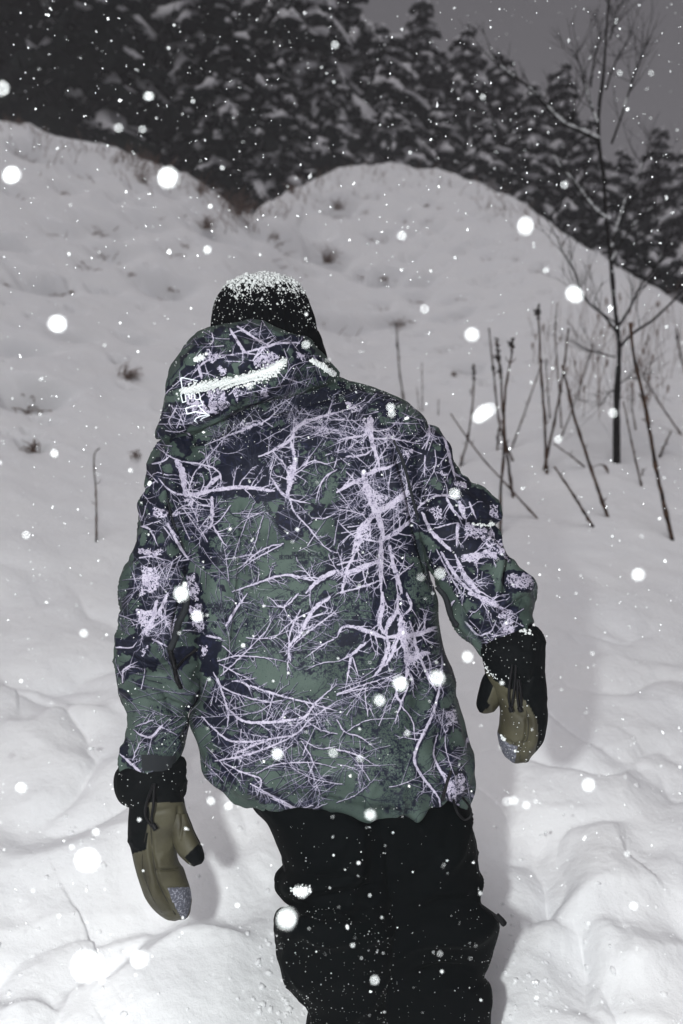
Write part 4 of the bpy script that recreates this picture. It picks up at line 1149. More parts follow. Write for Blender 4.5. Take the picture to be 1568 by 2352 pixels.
for b_ in [(1060, 1200, 130, 150, 1.0), (1150, 1380, 100, 130, 1.0), (980, 1050, 90, 80, .8), (700, 930, 260, 60, .7), (880, 900, 140, 50, 1.0), (870, 1180, 130, 200, .8), (350, 1150, 90, 170, .8), (360, 1400, 110, 100, .8), (320, 1560, 90, 60, .6), (470, 1350, 40, 240, .7),
           (440, 900, 120, 130, .7), (620, 800, 140, 60, .6), (500, 1680, 60, 120, .6), (560, 1830, 130, 40, .6), (1040, 1650, 40, 200, .6), (1000, 1850, 90, 40, .5), (760, 1160, 90, 60, .5), (900, 1420, 110, 90, .5), (640, 1020, 150, 110, .5)]: dblob(*b_)
for k, L_ in NV.items():
    for pl in L_: poly(cv.nav, tomap(TT[k], pl))
for k, L_ in LVB.items():
    for pl in L_:
        q = tomap(TT[k], pl); poly(cv.nav, q + (q - q.mean(0)) * .10, .9); poly(cv.lavb, q)
FANS = [('A', 560, 950, 150, 26), ('A', 1290, 350, 170, 40), ('A', 1450, 420, 150, 40), ('A', 1250, 600, 110, 16), ('A', 300, 1480, 170, 46), ('A', 620, 1130, 130, 16), ('A', 950, 370, 150, 18), ('A', 1270, 1090, 130, 18), ('A', 720, 560, 130, 10),
        ('A', 330, 700, 110, 10), ('A', 900, 1300, 200, 14), ('A', 1380, 1240, 160, 12), ('B', 250, 800, 210, 60), ('B', 420, 980, 150, 46), ('B', 300, 1220, 170, 50), ('B', 200, 400, 130, 30), ('B', 90, 560, 150, 34), ('B', 650, 470, 130, 20), ('B', 100, 980, 150, 34),
        ('B', 480, 760, 110, 24), ('B', 80, 350, 130, 22), ('B', 600, 680, 90, 8), ('C', 820, 800, 150, 24), ('C', 900, 1100, 160, 34), ('C', 700, 700, 120, 16), ('C', 1450, 850, 160, 24), ('C', 1250, 960, 180, 26), ('C', 1400, 1220, 180, 14), ('C', 340, 200, 150, 34), ('C', 1080, 840, 150, 18),
        ('C', 650, 1250, 100, 8), ('D', 800, 880, 120, 30), ('D', 830, 1370, 90, 26), ('D', 120, 700, 160, 20), ('D', 150, 1180, 150, 14), ('D', 430, 380, 140, 16), ('D', 300, 830, 120, 14), ('D', 1180, 240, 110, 30), ('D', 1130, 380, 90, 16), ('D', 860, 1150, 90, 14), ('D', 700, 180, 90, 6),
        ('H', 450, 300, 110, 16), ('H', 880, 400, 80, 20), ('H', 300, 850, 150, 34), ('H', 520, 720, 80, 18), ('H', 1080, 520, 120, 12), ('H', 850, 200, 140, 18), ('H', 1250, 450, 90, 14), ('H', 150, 820, 90, 12), ('H', 1120, 300, 90, 10), ('A', 250, 1000, 90, 10), ('A', 420, 1420, 120, 22), ('B', 1030, 1500, 80, 14), ('B', 860, 1180, 90, 12)]
for k, x, y, rad, n in FANS:
    T = TT[k]; q = tomap(T, [(x, y)])[0]; R_ = rad * T[2] * CS
    cv.fan(q[0], q[1], R_ * 1.05, int(n * .26), .9, curl=.09)
    for j in range(int(n * .26)):              # long nearly straight crossing stems
        a = cv.r.uniform(0, 6.283); o_ = R_ * cv.r.uniform(0, 1); b_ = cv.r.uniform(0, 6.283); L = R_ * cv.r.uniform(1.0, 2.2)
        cv.grow(q[0] + math.cos(b_) * o_ - math.cos(a) * L / 2, q[1] + math.sin(b_) * o_ - math.sin(a) * L / 2, a, L, cv.r.uniform(.8, 1.9), 1 if cv.r.random() < .3 else 0, True, .03)
# long arching stems all over the cloth
for (xa, xb, ya, yb, n, La, Lb) in [(450, 1000, 900, 1250, 13, 60, 220), (460, 1040, 1250, 1560, 8, 70, 260), (460, 1070, 1560, 1860, 13, 90, 320), (270, 450, 1020, 1500, 16, 40, 150), (270, 430, 1500, 1790, 5, 40, 120), (930, 1220, 980, 1480, 9, 40, 150), (370, 770, 750, 1000, 12, 40, 150)]:
    for j in range(n):
        x, y = cv.r.uniform(xa, xb), cv.r.uniform(ya, yb)
        a = cv.r.choice([0, math.pi]) + cv.r.gauss(0, .5) if ya > 1500 else cv.r.uniform(0, 6.283)
        cv.grow((x - CX0) * CS, (y - CY0) * CS, a, cv.r.uniform(La, Lb) * CS, cv.r.uniform(.7, 1.5), 1, True, .07)
    for j in range(int(n * 1.6)):
        x, y = cv.r.uniform(xa, xb), cv.r.uniform(ya, yb)
        cv.grow((x - CX0) * CS, (y - CY0) * CS, cv.r.uniform(0, 6.283), cv.r.uniform(La, Lb) * .5 * CS, cv.r.uniform(.7, 1.5), 2, False, .22, dark=True)
prot = np.zeros((CH, CW))
for k, i_ in [('A', 0), ('A', 1), ('A', 2), ('A', 9), ('B', 1), ('B', 3), ('B', 4), ('C', 11), ('C', 2), ('C', 0), ('B', 2)]:
    poly(prot, tomap(TT[k], NV[k][i_]), .8 if (k, i_) != ('A', 2) else .4)
cv.lav *= 1 - prot
for k, L_ in LM.items():
    s_ = TT[k][2] * CS * .5
    for pts, w0, w1 in L_:
        q = tomap(TT[k], pts)
        c, W = cv.stroke(q, max(.7, w0 * s_), max(.6, w1 * s_), .8)
        n = len(c)
        for i in range(1, n - 1):
            if cv.r.random() < .27:
                t = c[i + 1] - c[i]; a = math.atan2(t[1], t[0]) + cv.r.choice([-1, 1]) * cv.r.uniform(.3, 1.2)
                cv.grow(c[i][0], c[i][1], a, cv.r.uniform(16, 34) + W[i] * cv.r.uniform(2, 9), min(2.6, .6 + W[i] * .30), 2 if W[i] > 3 else 1, True, .15)
        # bright core of broad limbs carries bark holes
text(cv, TA, 'BEYOND MEDALS', 1165, 1330, -.03, 26, .9); text(cv, TA, 'BEYOND MEDALS', 1255, 1306, 0.02, 26, .9)
text(cv, TA, 'BEYOND MEDALS', 1050, 940, 1.05, 26, .9); text(cv, TA, 'BEYOND', 715, 1360, -.95, 24, .9); text(cv, TA, 'MEDALS', 735, 1385, -.95, 24, .9)
text(cv, TA, 'BEYOND MEDALS', 1440, 545, .5, 24, .9); text(cv, TA, 'BEYOND', 1075, 60, -.15, 22, .8); text(cv, TA, 'MEDALS', 1078, 84, -.15, 22, .8)
text(cv, TC, 'BEYOND', 670, 104, -.02, 26, .9); text(cv, TC, 'MEDALS', 690, 128, -.02, 26, .9); text(cv, TD, 'MEDALS', 620, 395, .0, 30, .9)
for pl in ([(345, 578), (222, 553), (213, 560), (226, 650), (240, 656)], [(282, 640), (275, 600), (300, 596)], [(355, 655), (368, 720), (345, 728), (325, 722), (320, 675), (295, 678), (300, 715), (282, 720), (275, 685), (248, 690), (255, 740), (228, 748), (214, 690), (225, 675)],
           [(368, 725), (388, 768), (350, 775), (412, 835), (440, 850)], [(330, 770), (250, 795), (265, 840), (330, 822), (410, 840)], [(425, 848), (375, 855), (335, 872), (320, 892), (345, 912)], [(438, 852), (385, 872), (368, 888), (385, 896)]):
    q = tomap(TH, pl)
    for i in range(len(q) - 1): seg(cv.wht, *q[i], *q[i + 1], 1.5, 1.5)
CANVAS = cv.compose().astype(np.float32)

# the same cloth for everything the strokes above do not reach
fillp = Print(900, 900, 9)
for k in range(16):
    x, y, r_ = fillp.r.uniform(0, 900), fillp.r.uniform(0, 900), fillp.r.uniform(30, 80)
    poly(fillp.nav, [(x + r_ * fillp.r.uniform(.6, 1.3) * math.cos(a), y + r_ * fillp.r.uniform(.6, 1.3) * math.sin(a)) for a in np.linspace(0, 5.7, 8)])
for k in range(14): fillp.kblob(fillp.r.uniform(0, 900), fillp.r.uniform(0, 900), 70, 60)
for k in range(16): fillp.fan(fillp.r.uniform(0, 900), fillp.r.uniform(0, 900), 70, 14, 1.0)
for k in range(20):
    x, y, a = fillp.r.uniform(0, 900), fillp.r.uniform(0, 900), fillp.r.uniform(0, 6.28)
    pts = [(x, y)]
    for j in range(4):
        a += fillp.r.uniform(-.4, .4); x += 60 * math.cos(a); y += 60 * math.sin(a); pts.append((x, y))
    fillp.stroke(np.array(pts), fillp.r.uniform(2, 7), 2)
FILL = fillp.compose().astype(np.float32)


def bil(img, x, y, wrap=False):
    h, w = img.shape[:2]
    if wrap: x = np.mod(x, w - 1); y = np.mod(y, h - 1)
    x = np.clip(x, 0, w - 1.001); y = np.clip(y, 0, h - 1.001)
    xi = x.astype(int); yi = y.astype(int); fx = (x - xi)[..., None]; fy = (y - yi)[..., None]
    if img.ndim == 2: fx = fx[..., 0]; fy = fy[..., 0]
    return (img[yi, xi] * (1 - fx) + img[yi, xi + 1] * fx) * (1 - fy) + (img[yi + 1, xi] * (1 - fx) + img[yi + 1, xi + 1] * fx) * fy


# ------------------------------------------------------------------ cloth shells: rings given by measured left / right outline, depth and thickness
class Shell:
    def __init__(s, rings, nv, nu, mix=0.0, n=2.2, disp=None, folds=(), noise=(0.004, 9.0), seed=0, flip=False):
        # ring: Lx,Ly,Rx,Ry,depth,half-thickness (m) [,extra depth of the left point, of the right point]
        r = np.array([list(a) + [0] * (8 - len(a)) for a in rings], float)
        sc_ = r.copy(); sc_[:, 4] *= 400; sc_[:, 5] *= 400; sc_[:, 6:] *= 400
        c = crom(sc_, nv)
        c[:, 4:] /= 400
        s.c = c
        PL = P(c[:, 0], c[:, 1], c[:, 4] + c[:, 6]); PR = P(c[:, 2], c[:, 3], c[:, 4] + c[:, 7])
        C = (PL + PR) / 2; A = (PR - PL) / 2
        V = C - np.array([0, 0, CAMZ]); V /= np.linalg.norm(V, axis=1)[:, None]
        D = V * (1 - mix) + np.array([0, 1.0, 0]) * mix
        Ah = A / (np.linalg.norm(A, axis=1)[:, None] + 1e-9)
        D = D - Ah * (D * Ah).sum(1)[:, None]; D /= np.linalg.norm(D, axis=1)[:, None]
        th = np.linspace(-math.pi, math.pi, nu)
        e = 2.0 / n
        sx = np.sign(np.sin(th)) * np.abs(np.sin(th)) ** e; cx = np.sign(np.cos(th)) * np.abs(np.cos(th)) ** e
        s.th = th
        pts = C[:, None] + A[:, None] * sx[None, :, None] - (D * c[:, 5:6])[:, None] * cx[None, :, None]
        s.nv, s.nu = nv, nu
        s.base = pts
        du = np.gradient(pts, axis=1); dv = np.gradient(pts, axis=0)
        N = np.cross(du, dv); ln = np.linalg.norm(N, axis=2)[..., None]; N = N / (ln + 1e-9)
        # outward
        out = pts - C[:, None]
        sg = np.sign((N * out).sum(2).mean()); N = N * sg
        N[:, 0] = N[:, -1] = (N[:, 1] + N[:, -2]) / 2
        N /= np.linalg.norm(N, axis=2)[..., None] + 1e-9
        s.N = N
        x, y, _ = proj(pts)
        amp, fr = noise
        q = pts + seed * 3.1
        # drapery: warped ridged noise, gives soft sharp-edged folds
        w = q + 0.03 * np.stack([vnoise(q, 7, 1 + seed), vnoise(q, 7, 2 + seed), vnoise(q, 7, 3 + seed)], -1)
        rd = 1 - np.abs(fbm(w, fr, 3, 4 + seed))
        d = amp * (2 * rd ** 4 - .6) + amp * .9 * fbm(q, fr * .45, 2, 8 + seed)
        front = sstep(-.1, .35, np.cos(th))[None, :]
        for pl, wd, a in folds:
            pl = np.asarray(pl, float)
            best = np.full(x.shape, 1e9); tt = np.zeros(x.shape)
            Ls = np.concatenate([[0], np.cumsum(np.linalg.norm(np.diff(pl, axis=0), axis=1))])
            for i in range(len(pl) - 1):
                ax, ay = pl[i]; bx, by = pl[i + 1]
                dx, dy = bx - ax, by - ay; L = dx * dx + dy * dy + 1e-9
                t = np.clip(((x - ax) * dx + (y - ay) * dy) / L, 0, 1)
                dd = np.hypot(x - ax - t * dx, y - ay - t * dy)
                m = dd < best
                best = np.where(m, dd, best); tt = np.where(m, (Ls[i] + t * (Ls[i + 1] - Ls[i])) / Ls[-1], tt)
            taper = np.sin(np.clip(tt, 0.04, .96) * math.pi) ** .5
            d = d + 1.35 * a * np.exp(-(best / wd) ** 2) * front * taper
        if disp is not None: d = d + disp(x, y, th[None, :], np.linspace(0, 1, nv)[:, None])
        d[:, 0] = d[:, -1] = (d[:, 0] + d[:, -1]) / 2
        s.p = pts + N * d[..., None]
        s.x, s.y, s.d = proj(s.p)
        s.fmask = np.cos(th) > .0
    def build(s, name, m, parent=None, caps=(True, True), uv=True, fm=None):
        nv, nu = s.nv, s.nu
        V = s.p[:, :-1].reshape(-1, 3); k = nu - 1
        idx = np.arange(nv * k).reshape(nv, k); nx = np.roll(idx, -1, axis=1)
        F = np.stack([idx[:-1], idx[1:], nx[1:], nx[:-1]], -1).reshape(-1, 4)
        c = s.p.mean(axis=1)
        # orient faces outward
        a, b, cc = V[F[:, 0]], V[F[:, 1]], V[F[:, 2]]
        nn = np.cross(b - a, cc - a)
        rowc = np.repeat(c[:-1], k, axis=0)
        if ((nn * (a - rowc)).sum(1)).mean() < 0: F = F[:, ::-1]; rev = True
        else: rev = False
        u0 = np.arange(k) / k; u1 = (np.arange(k) + 1) / k; v = np.arange(nv) / (nv - 1)
        U = np.zeros((nv - 1, k, 4, 2))
        U[:, :, 0, 0] = u0; U[:, :, 1, 0] = u0; U[:, :, 2, 0] = u1; U[:, :, 3, 0] = u1
        U[:, :, 0, 1] = v[:-1, None]; U[:, :, 3, 1] = v[:-1, None]; U[:, :, 1, 1] = v[1:, None]; U[:, :, 2, 1] = v[1:, None]
        if rev: U = U[:, :, ::-1]
        uvl = U.reshape(-1, 2)
        faces = F
        cap_v, cap_f, cap_uv = [], [], []
        base = len(V)
        for e, row in ((0, 0), (1, nv - 1)):
            if not caps[e]: continue
            cap_v.append(s.p[row, :-1].mean(0)); ci = base + len(cap_v) - 1
            for j in range(k):
                q = (idx[row, j], idx[row, (j + 1) % k], ci)
                cap_f.append(q if (e == 0) != rev else q[::-1])
                cap_uv += [(0, row / (nv - 1))] * 3
        me = bpy.data.meshes.new(name)
        VV = np.concatenate([V, np.array(cap_v)]) if cap_v else V
        nq, nt = len(F), len(cap_f)
        me.vertices.add(len(VV)); me.vertices.foreach_set('co', VV.astype(np.float32).ravel())
        loops = np.concatenate([F.ravel(), np.array(cap_f, int).ravel()]) if nt else F.ravel()
        me.loops.add(len(loops)); me.loops.foreach_set('vertex_index', loops.astype(np.int32))
        me.polygons.add(nq + nt)
        st = np.concatenate([np.arange(0, nq * 4, 4), nq * 4 + np.arange(0, nt * 3, 3)]).astype(np.int32)
        me.polygons.foreach_set('loop_start', st)
        me.update(calc_edges=True)
        uvw = np.concatenate([uvl, np.array(cap_uv).reshape(-1, 2)]) if nt else uvl
        l = me.uv_layers.new(name='UVMap'); l.data.foreach_set('uv', uvw.astype(np.float32).ravel())
        ms = m if isinstance(m, (list, tuple)) else [m]
        for q in ms: me.materials.append(q)
        me.polygons.foreach_set('use_smooth', np.ones(nq + nt, bool))
        if fm is not None:
            xm = (s.x[:-1, :-1] + s.x[1:, 1:]) / 2; ym = (s.y[:-1, :-1] + s.y[1:, 1:]) / 2
            mi = fm(xm, ym, np.broadcast_to(s.th[:-1], xm.shape)).reshape(-1)
            me.polygons.foreach_set('material_index', np.concatenate([mi, np.full(nt, mi[-1])]).astype(np.int32))
        me.update()
        o = bpy.data.objects.new(name, me)
        return link(o, parent)
    def near(s, x, y):
        """surface point and normal facing the camera at measured x, y"""
        dd = (s.x - x) ** 2 + (s.y - y) ** 2
        dd = dd + (~s.fmask)[None, :] * 1e9
        i = np.unravel_index(np.argmin(dd), dd.shape)
        return s.p[i], s.N[i]
    def print_image(s, name, tw, th_):
        u = (np.arange(tw) + .5) / tw * (s.nu - 1); v = (np.arange(th_) + .5) / th_ * (s.nv - 1)
        U, Vv = np.meshgrid(u, v)
        X = bil(s.x, U, Vv); Y = bil(s.y, U, Vv)
        cimg = bil(CANVAS, (X - CX0) * CS, (Y - CY0) * CS)
        k = 900 / 560.
        fimg = bil(FILL, U / (s.nu - 1) * tw * .9 + 130, Vv / (s.nv - 1) * th_ * .9 + 40, True)
        tht = np.abs((np.arange(tw) + .5) / tw * 2 - 1) * 180
        w = sstep(66, 80, tht)[None, :, None]
        img = cimg * (1 - w) + fimg * w
        im = bpy.data.images.new(name, tw, th_, alpha=False)
        im.colorspace_settings.name = 'sRGB'
        buf = np.ones((th_, tw, 4), np.float32); buf[..., :3] = img
        im.pixels.foreach_set(buf.ravel()); im.update(); im.pack()
        return im


def cloth_mat(name, im):
    m = bpy.data.materials.new(name); m.use_nodes = True
    nt = m.node_tree; b = nt.nodes['Principled BSDF']
    t = nt.nodes.new('ShaderNodeTexImage'); t.image = im; t.extension = 'EXTEND'
    nt.links.new(t.outputs[0], b.inputs['Base Color'])
    b.inputs['Roughness'].default_value = .62; b.inputs['Specular IOR Level'].default_value = .12
    tc = nt.nodes.new('ShaderNodeTexCoord'); prev = None
    for sc2, st, di in ((16, .35, .012), (70, .3, .003), (900, .3, .0004)):
        n = nt.nodes.new('ShaderNodeTexNoise'); n.inputs['Scale'].default_value = sc2; n.inputs['Detail'].default_value = 3; n.inputs['Distortion'].default_value = .6
        bp = nt.nodes.new('ShaderNodeBump'); bp.inputs['Strength'].default_value = st; bp.inputs['Distance'].default_value = di
        nt.links.new(tc.outputs['Object'], n.inputs['Vector']); nt.links.new(n.outputs[0], bp.inputs['Height'])
        if prev: nt.links.new(prev.outputs[0], bp.inputs['Normal'])
        prev = bp
    nt.links.new(prev.outputs[0], b.inputs['Normal'])
    return m


def inpoly(x, y, pts):
    ins = np.zeros(x.shape, bool); n = len(pts)
    for i in range(n):
        xi, yi = pts[i]; xj, yj = pts[(i + 1) % n]
        ins ^= ((yi > y) != (yj > y)) & (x < (xj - xi) * (y - yi) / (yj - yi + 1e-9) + xi)
    return ins


# ------------------------------------------------------------------ PERSON
person = empty('person', tuple(P(860, 2500, 1.62)))
tag(person, 'person seen from behind in a green and lilac branch-print snow jacket, black beanie, black trousers and olive mittens', 'person')
person['label'] = 'person seen from behind in branch-print snow jacket, black beanie and olive mittens'
PO = np.array(person.location)


def rebase(o):
    """keep world place when parented"""
    o.matrix_parent_inverse = o.parent.matrix_world.inverted()
    return o


bpy.context.view_layer.update()
bpy.context.view_layer.update()


def under(o, parent):
    o.parent = parent
    root = parent
    while root.parent: root = root.parent
    # every part's mesh is stored relative to the person's base
    if o.type == 'MESH' and not o.get('_based'):
        n = len(o.data.vertices); co = np.empty(n * 3, np.float32); o.data.vertices.foreach_get('co', co)
        co = co.reshape(-1, 3) - PO.astype(np.float32)
        o.data.vertices.foreach_set('co', co.ravel()); o.data.update()
    return o


# body: one continuous figure under the clothes (skin modifier)
J = {'pelvis': P(880, 1840, 1.63), 'waist': P(800, 1600, 1.66), 'chest': P(705, 1200, 1.71), 'neck': P(645, 930, 1.73), 'head0': P(625, 850, 1.735), 'head1': P(606, 740, 1.74), 'head2': P(602, 680, 1.74),
     'shl': P(450, 1060, 1.70), 'ell': P(370, 1440, 1.64), 'wrl': P(350, 1790, 1.56), 'hal': P(355, 1900, 1.55), 'shr': P(930, 1010, 1.71), 'elr': P(1070, 1260, 1.65), 'wrr': P(1165, 1500, 1.57), 'har': P(1195, 1580, 1.55),
     'hil': P(790, 1890, 1.62), 'knl': P(765, 2130, 1.53), 'anl': P(790, 2560, 1.60), 'tol': P(775, 2660, 1.78), 'hir': P(960, 1890, 1.65), 'knr': P(1000, 2150, 1.60), 'anr': P(990, 2560, 1.66), 'tor': P(1000, 2640, 1.86),
     'face': P(612, 735, 1.80), 'nose': P(616, 750, 1.845)}
E = [('pelvis', 'waist'), ('waist', 'chest'), ('chest', 'neck'), ('neck', 'head0'), ('head0', 'head1'), ('head1', 'head2'), ('head1', 'face'), ('face', 'nose'), ('chest', 'shl'), ('shl', 'ell'), ('ell', 'wrl'), ('wrl', 'hal'), ('chest', 'shr'), ('shr', 'elr'), ('elr', 'wrr'), ('wrr', 'har'),
     ('pelvis', 'hil'), ('hil', 'knl'), ('knl', 'anl'), ('anl', 'tol'), ('pelvis', 'hir'), ('hir', 'knr'), ('knr', 'anr'), ('anr', 'tor')]
RAD = dict(pelvis=.12, waist=.11, chest=.125, neck=.055, head0=.06, head1=.085, head2=.07, shl=.05, ell=.038, wrl=.027, hal=.03, shr=.05, elr=.038, wrr=.027, har=.03, hil=.08, knl=.055, anl=.045, tol=.04, hir=.08, knr=.055, anr=.045, tor=.04, face=.05, nose=.014)
names = list(J)
me = bpy.data.meshes.new('body'); me.from_pydata([tuple(J[k] - PO) for k in names], [(names.index(a), names.index(b)) for a, b in E], [])
body = bpy.data.objects.new('body', me); link(body, person)
sk = body.modifiers.new('skin', 'SKIN'); sk.use_smooth_shade = True
for i, k in enumerate(names):
    me.skin_vertices[0].data[i].radius = (RAD[k], RAD[k]); me.skin_vertices[0].data[i].use_root = (k == 'pelvis')
ss = body.modifiers.new('sub', 'SUBSURF'); ss.levels = 1; ss.render_levels = 1
me.materials.append(M['knit'])

# trousers
rl = [(735, 1790, 1052, 1800, 1.65, .13), (745, 1850, 1064, 1836, 1.65, .13), (750, 1900, 1075, 1895, 1.64, .125), (760, 1980, 1094, 1968, 1.63, .115), (775, 2040, 1101, 2040, 1.62, .11), (790, 2075, 1106, 2072, 1.615, .105),
      (800, 2110, 1136, 2100, 1.61, .11), (805, 2140, 1149, 2130, 1.61, .11), (807, 2190, 1131, 2190, 1.615, .105), (815, 2240, 1106, 2242, 1.62, .10), (823, 2275, 1119, 2270, 1.62, .10), (827, 2305, 1124, 2305, 1.62, .10),
      (830, 2360, 1119, 2355, 1.63, .10), (835, 2440, 1108, 2440, 1.64, .095), (840, 2560, 1090, 2560, 1.66, .09), (845, 2700, 1080, 2700, 1.68, .085)]
ll = [(555, 1775, 900, 1800, 1.63, .13), (575, 1830, 890, 1840, 1.62, .13), (600, 1868, 900, 1880, 1.61, .13), (622, 1908, 905, 1920, 1.60, .125), (646, 1961, 905, 1970, 1.59, .12), (655, 1985, 905, 1995, 1.585, .115), (641, 2006, 905, 2010, 1.58, .12),
      (638, 2032, 905, 2040, 1.575, .12), (655, 2054, 905, 2060, 1.57, .115), (673, 2072, 900, 2078, 1.57, .11), (655, 2092, 900, 2095, 1.565, .115), (636, 2104, 900, 2110, 1.56, .12), (636, 2140, 898, 2140, 1.56, .12), (644, 2180, 895, 2182, 1.56, .115),
      (651, 2234, 890, 2235, 1.57, .11), (678, 2270, 888, 2275, 1.575, .10), (704, 2295, 885, 2300, 1.58, .095), (716, 2318, 884, 2325, 1.585, .09), (713, 2358, 880, 2360, 1.59, .09), (712, 2450, 870, 2450, 1.60, .085), (720, 2560, 865, 2560, 1.62, .08), (725, 2700, 862, 2700, 1.64, .075)]
pf = [([(700, 2075), (800, 2050), (900, 2030)], 16, -.012), ([(660, 2045), (760, 2030), (850, 2000)], 18, .012), ([(640, 2120), (760, 2150), (860, 2130)], 22, .010), ([(870, 1930), (850, 2050), (800, 2130)], 18, -.008),
      ([(1060, 1850), (1040, 1960), (1000, 2040)], 16, .010), ([(1090, 2060), (1000, 2080), (930, 2120)], 16, -.010), ([(1130, 2120), (1060, 2150), (960, 2150)], 20, .012), ([(1100, 2240), (1010, 2230), (930, 2250)], 16, -.012), ([(800, 1900), (760, 1980), (690, 2010)], 20, .010)]
SR = Shell(rl, 200, 90, .25, 2.4, folds=pf, noise=(.007, 7), seed=1)
SL = Shell(ll, 200, 90, .25, 2.4, folds=pf, noise=(.007, 7), seed=2)
o1 = SR.build('trousers', M['pants'], person, caps=(True, True)); o2 = SL.build('trouser_leg', M['pants'], person)
v1 = np.concatenate([SR.p[:, :-1].reshape(-1, 3), SL.p[:, :-1].reshape(-1, 3)])
under(o1, person)
under(o2, o1)
tr_ = o1

# jacket body
tor = [(590, 872, 745, 862, 1.76, .07), (520, 920, 800, 880, 1.755, .10), (455, 965, 880, 905, 1.745, .125), (400, 1008, 960, 948, 1.73, .145), (378, 1050, 985, 1010, 1.72, .155), (382, 1110, 985, 1080, 1.71, .16),
       (395, 1200, 975, 1180, 1.70, .165), (415, 1300, 985, 1290, 1.69, .165), (432, 1400, 1002, 1385, 1.68, .165), (448, 1480, 1016, 1465, 1.67, .165), (458, 1550, 1034, 1535, 1.66, .168), (462, 1585, 1042, 1575, 1.655, .17), (444, 1614, 1048, 1605, 1.65, .172),
       (441, 1640, 1054, 1635, 1.65, .175), (462, 1690, 1066, 1690, 1.64, .178), (474, 1725, 1074, 1728, 1.635, .178), (480, 1745, 1077, 1755, 1.63, .176), (498, 1766, 1076, 1780, 1.63, .168), (530, 1784, 1068, 1804, 1.63, .156), (560, 1794, 1056, 1815, 1.63, .140)]


def hem(x, y, th, v):
    g = sstep(.93, .985, v)
    q = np.stack(np.broadcast_arrays(th * 5.0 + v * 1.5, v * 9.0 + 0 * th), -1)
    return g * (.016 * vnoise(q, 1.0, 61) + .010 * vnoise(q, 2.3, 62)) + .006 * sstep(.78, .9, v) * (1 - g) + sstep(.75, .95, v) * .008 * vnoise(q, 1.6, 63)


tf = [([(520, 1080), (500, 1300), (470, 1500)], 22, .008), ([(545, 1160), (535, 1320), (518, 1500)], 8, -.012), ([(565, 1180), (556, 1330), (540, 1480)], 12, .007), ([(960, 1340), (930, 1450), (900, 1560)], 20, .007), ([(1010, 1500), (960, 1600), (940, 1700)], 16, -.007), ([(870, 1030), (905, 1100), (930, 1180)], 16, .008), ([(900, 1010), (925, 1090), (955, 1200), (990, 1330)], 7, -.012),
      ([(450, 1640), (560, 1700), (700, 1720), (880, 1700)], 30, -.008), ([(470, 1760), (600, 1800), (740, 1780)], 22, .010), ([(560, 1830), (700, 1830), (860, 1860)], 12, -.010), ([(700, 1770), (820, 1830), (860, 1870)], 16, -.008),
      ([(880, 1780), (960, 1740), (1050, 1730)], 22, .008), ([(1030, 1840), (1000, 1760), (1010, 1680)], 12, -.008), ([(400, 1022), (480, 998), (560, 968), (640, 938), (720, 908), (800, 890)], 9, -.035), ([(430, 1010), (560, 980), (700, 925)], 9, .006), ([(760, 880), (860, 920), (960, 970)], 14, .006),
      ([(620, 1840), (640, 1800), (680, 1780)], 9, .007), ([(730, 1860), (750, 1810), (740, 1770)], 9, .007), ([(850, 1870), (840, 1820), (870, 1780)], 10, .008), ([(930, 1870), (915, 1820), (940, 1780)], 9, .006), ([(460, 1590), (520, 1620), (620, 1640)], 18, .008)]
ST = Shell(tor, 330, 300, .75, 2.35, disp=hem, folds=tf, noise=(.0045, 6), seed=3)
jk = ST.build('jacket', cloth_mat('branch_print_cloth_body', ST.print_image('branch_print_body', 2048, 1500)), person)
under(jk, person)

sr = [(850, 985, 950, 975, 1.745, .05), (872, 1010, 1004, 990, 1.72, .08), (900, 1048, 1034, 1022, 1.70, .088), (915, 1100, 1047, 1082, 1.69, .085), (935, 1150, 1070, 1106, 1.68, .085), (950, 1185, 1112, 1128, 1.67, .09), (962, 1215, 1143, 1180, 1.665, .092),
      (975, 1250, 1136, 1208, 1.66, .083), (985, 1285, 1146, 1232, 1.65, .088), (1000, 1325, 1173, 1275, 1.64, .088), (1018, 1365, 1188, 1302, 1.63, .083), (1034, 1398, 1220, 1330, 1.62, .088), (1044, 1425, 1227, 1365, 1.61, .088), (1060, 1452, 1222, 1405, 1.60, .080), (1082, 1474, 1212, 1432, 1.59, .07),
      (1102, 1492, 1206, 1452, 1.58, .062), (1118, 1506, 1200, 1472, 1.575, .055), (1135, 1512, 1190, 1490, 1.57, .045)]
sf = [([(1000, 1180), (1070, 1200), (1140, 1205)], 9, -.016), ([(980, 1150), (1060, 1150), (1130, 1170)], 18, .012), ([(1130, 1225), (1165, 1280), (1160, 1350), (1150, 1395)], 9, -.018), ([(1120, 1220), (1150, 1290), (1148, 1370)], 13, .014), ([(985, 1290), (1020, 1360), (1060, 1430), (1110, 1500)], 9, -.016),
      ([(1150, 1400), (1190, 1385), (1225, 1365)], 9, -.012), ([(1060, 1440), (1140, 1420), (1200, 1390)], 10, .010), ([(940, 1130), (1000, 1090), (1050, 1090)], 12, -.008), ([(960, 1230), (1030, 1250), (1110, 1240)], 16, .008), ([(1120, 1450), (1170, 1445), (1210, 1430)], 7, -.008), ([(1110, 1480), (1160, 1470), (1206, 1450)], 8, -.008), ([(900, 1050), (950, 1120), (975, 1180)], 12, -.010)]
SRS = Shell(sr, 210, 130, .1, 2.2, folds=sf, noise=(.008, 9), seed=4)
srs = SRS.build('sleeve', cloth_mat('branch_print_cloth_right_sleeve', SRS.print_image('branch_print_right_sleeve', 900, 1000)), person)
under(srs, jk)
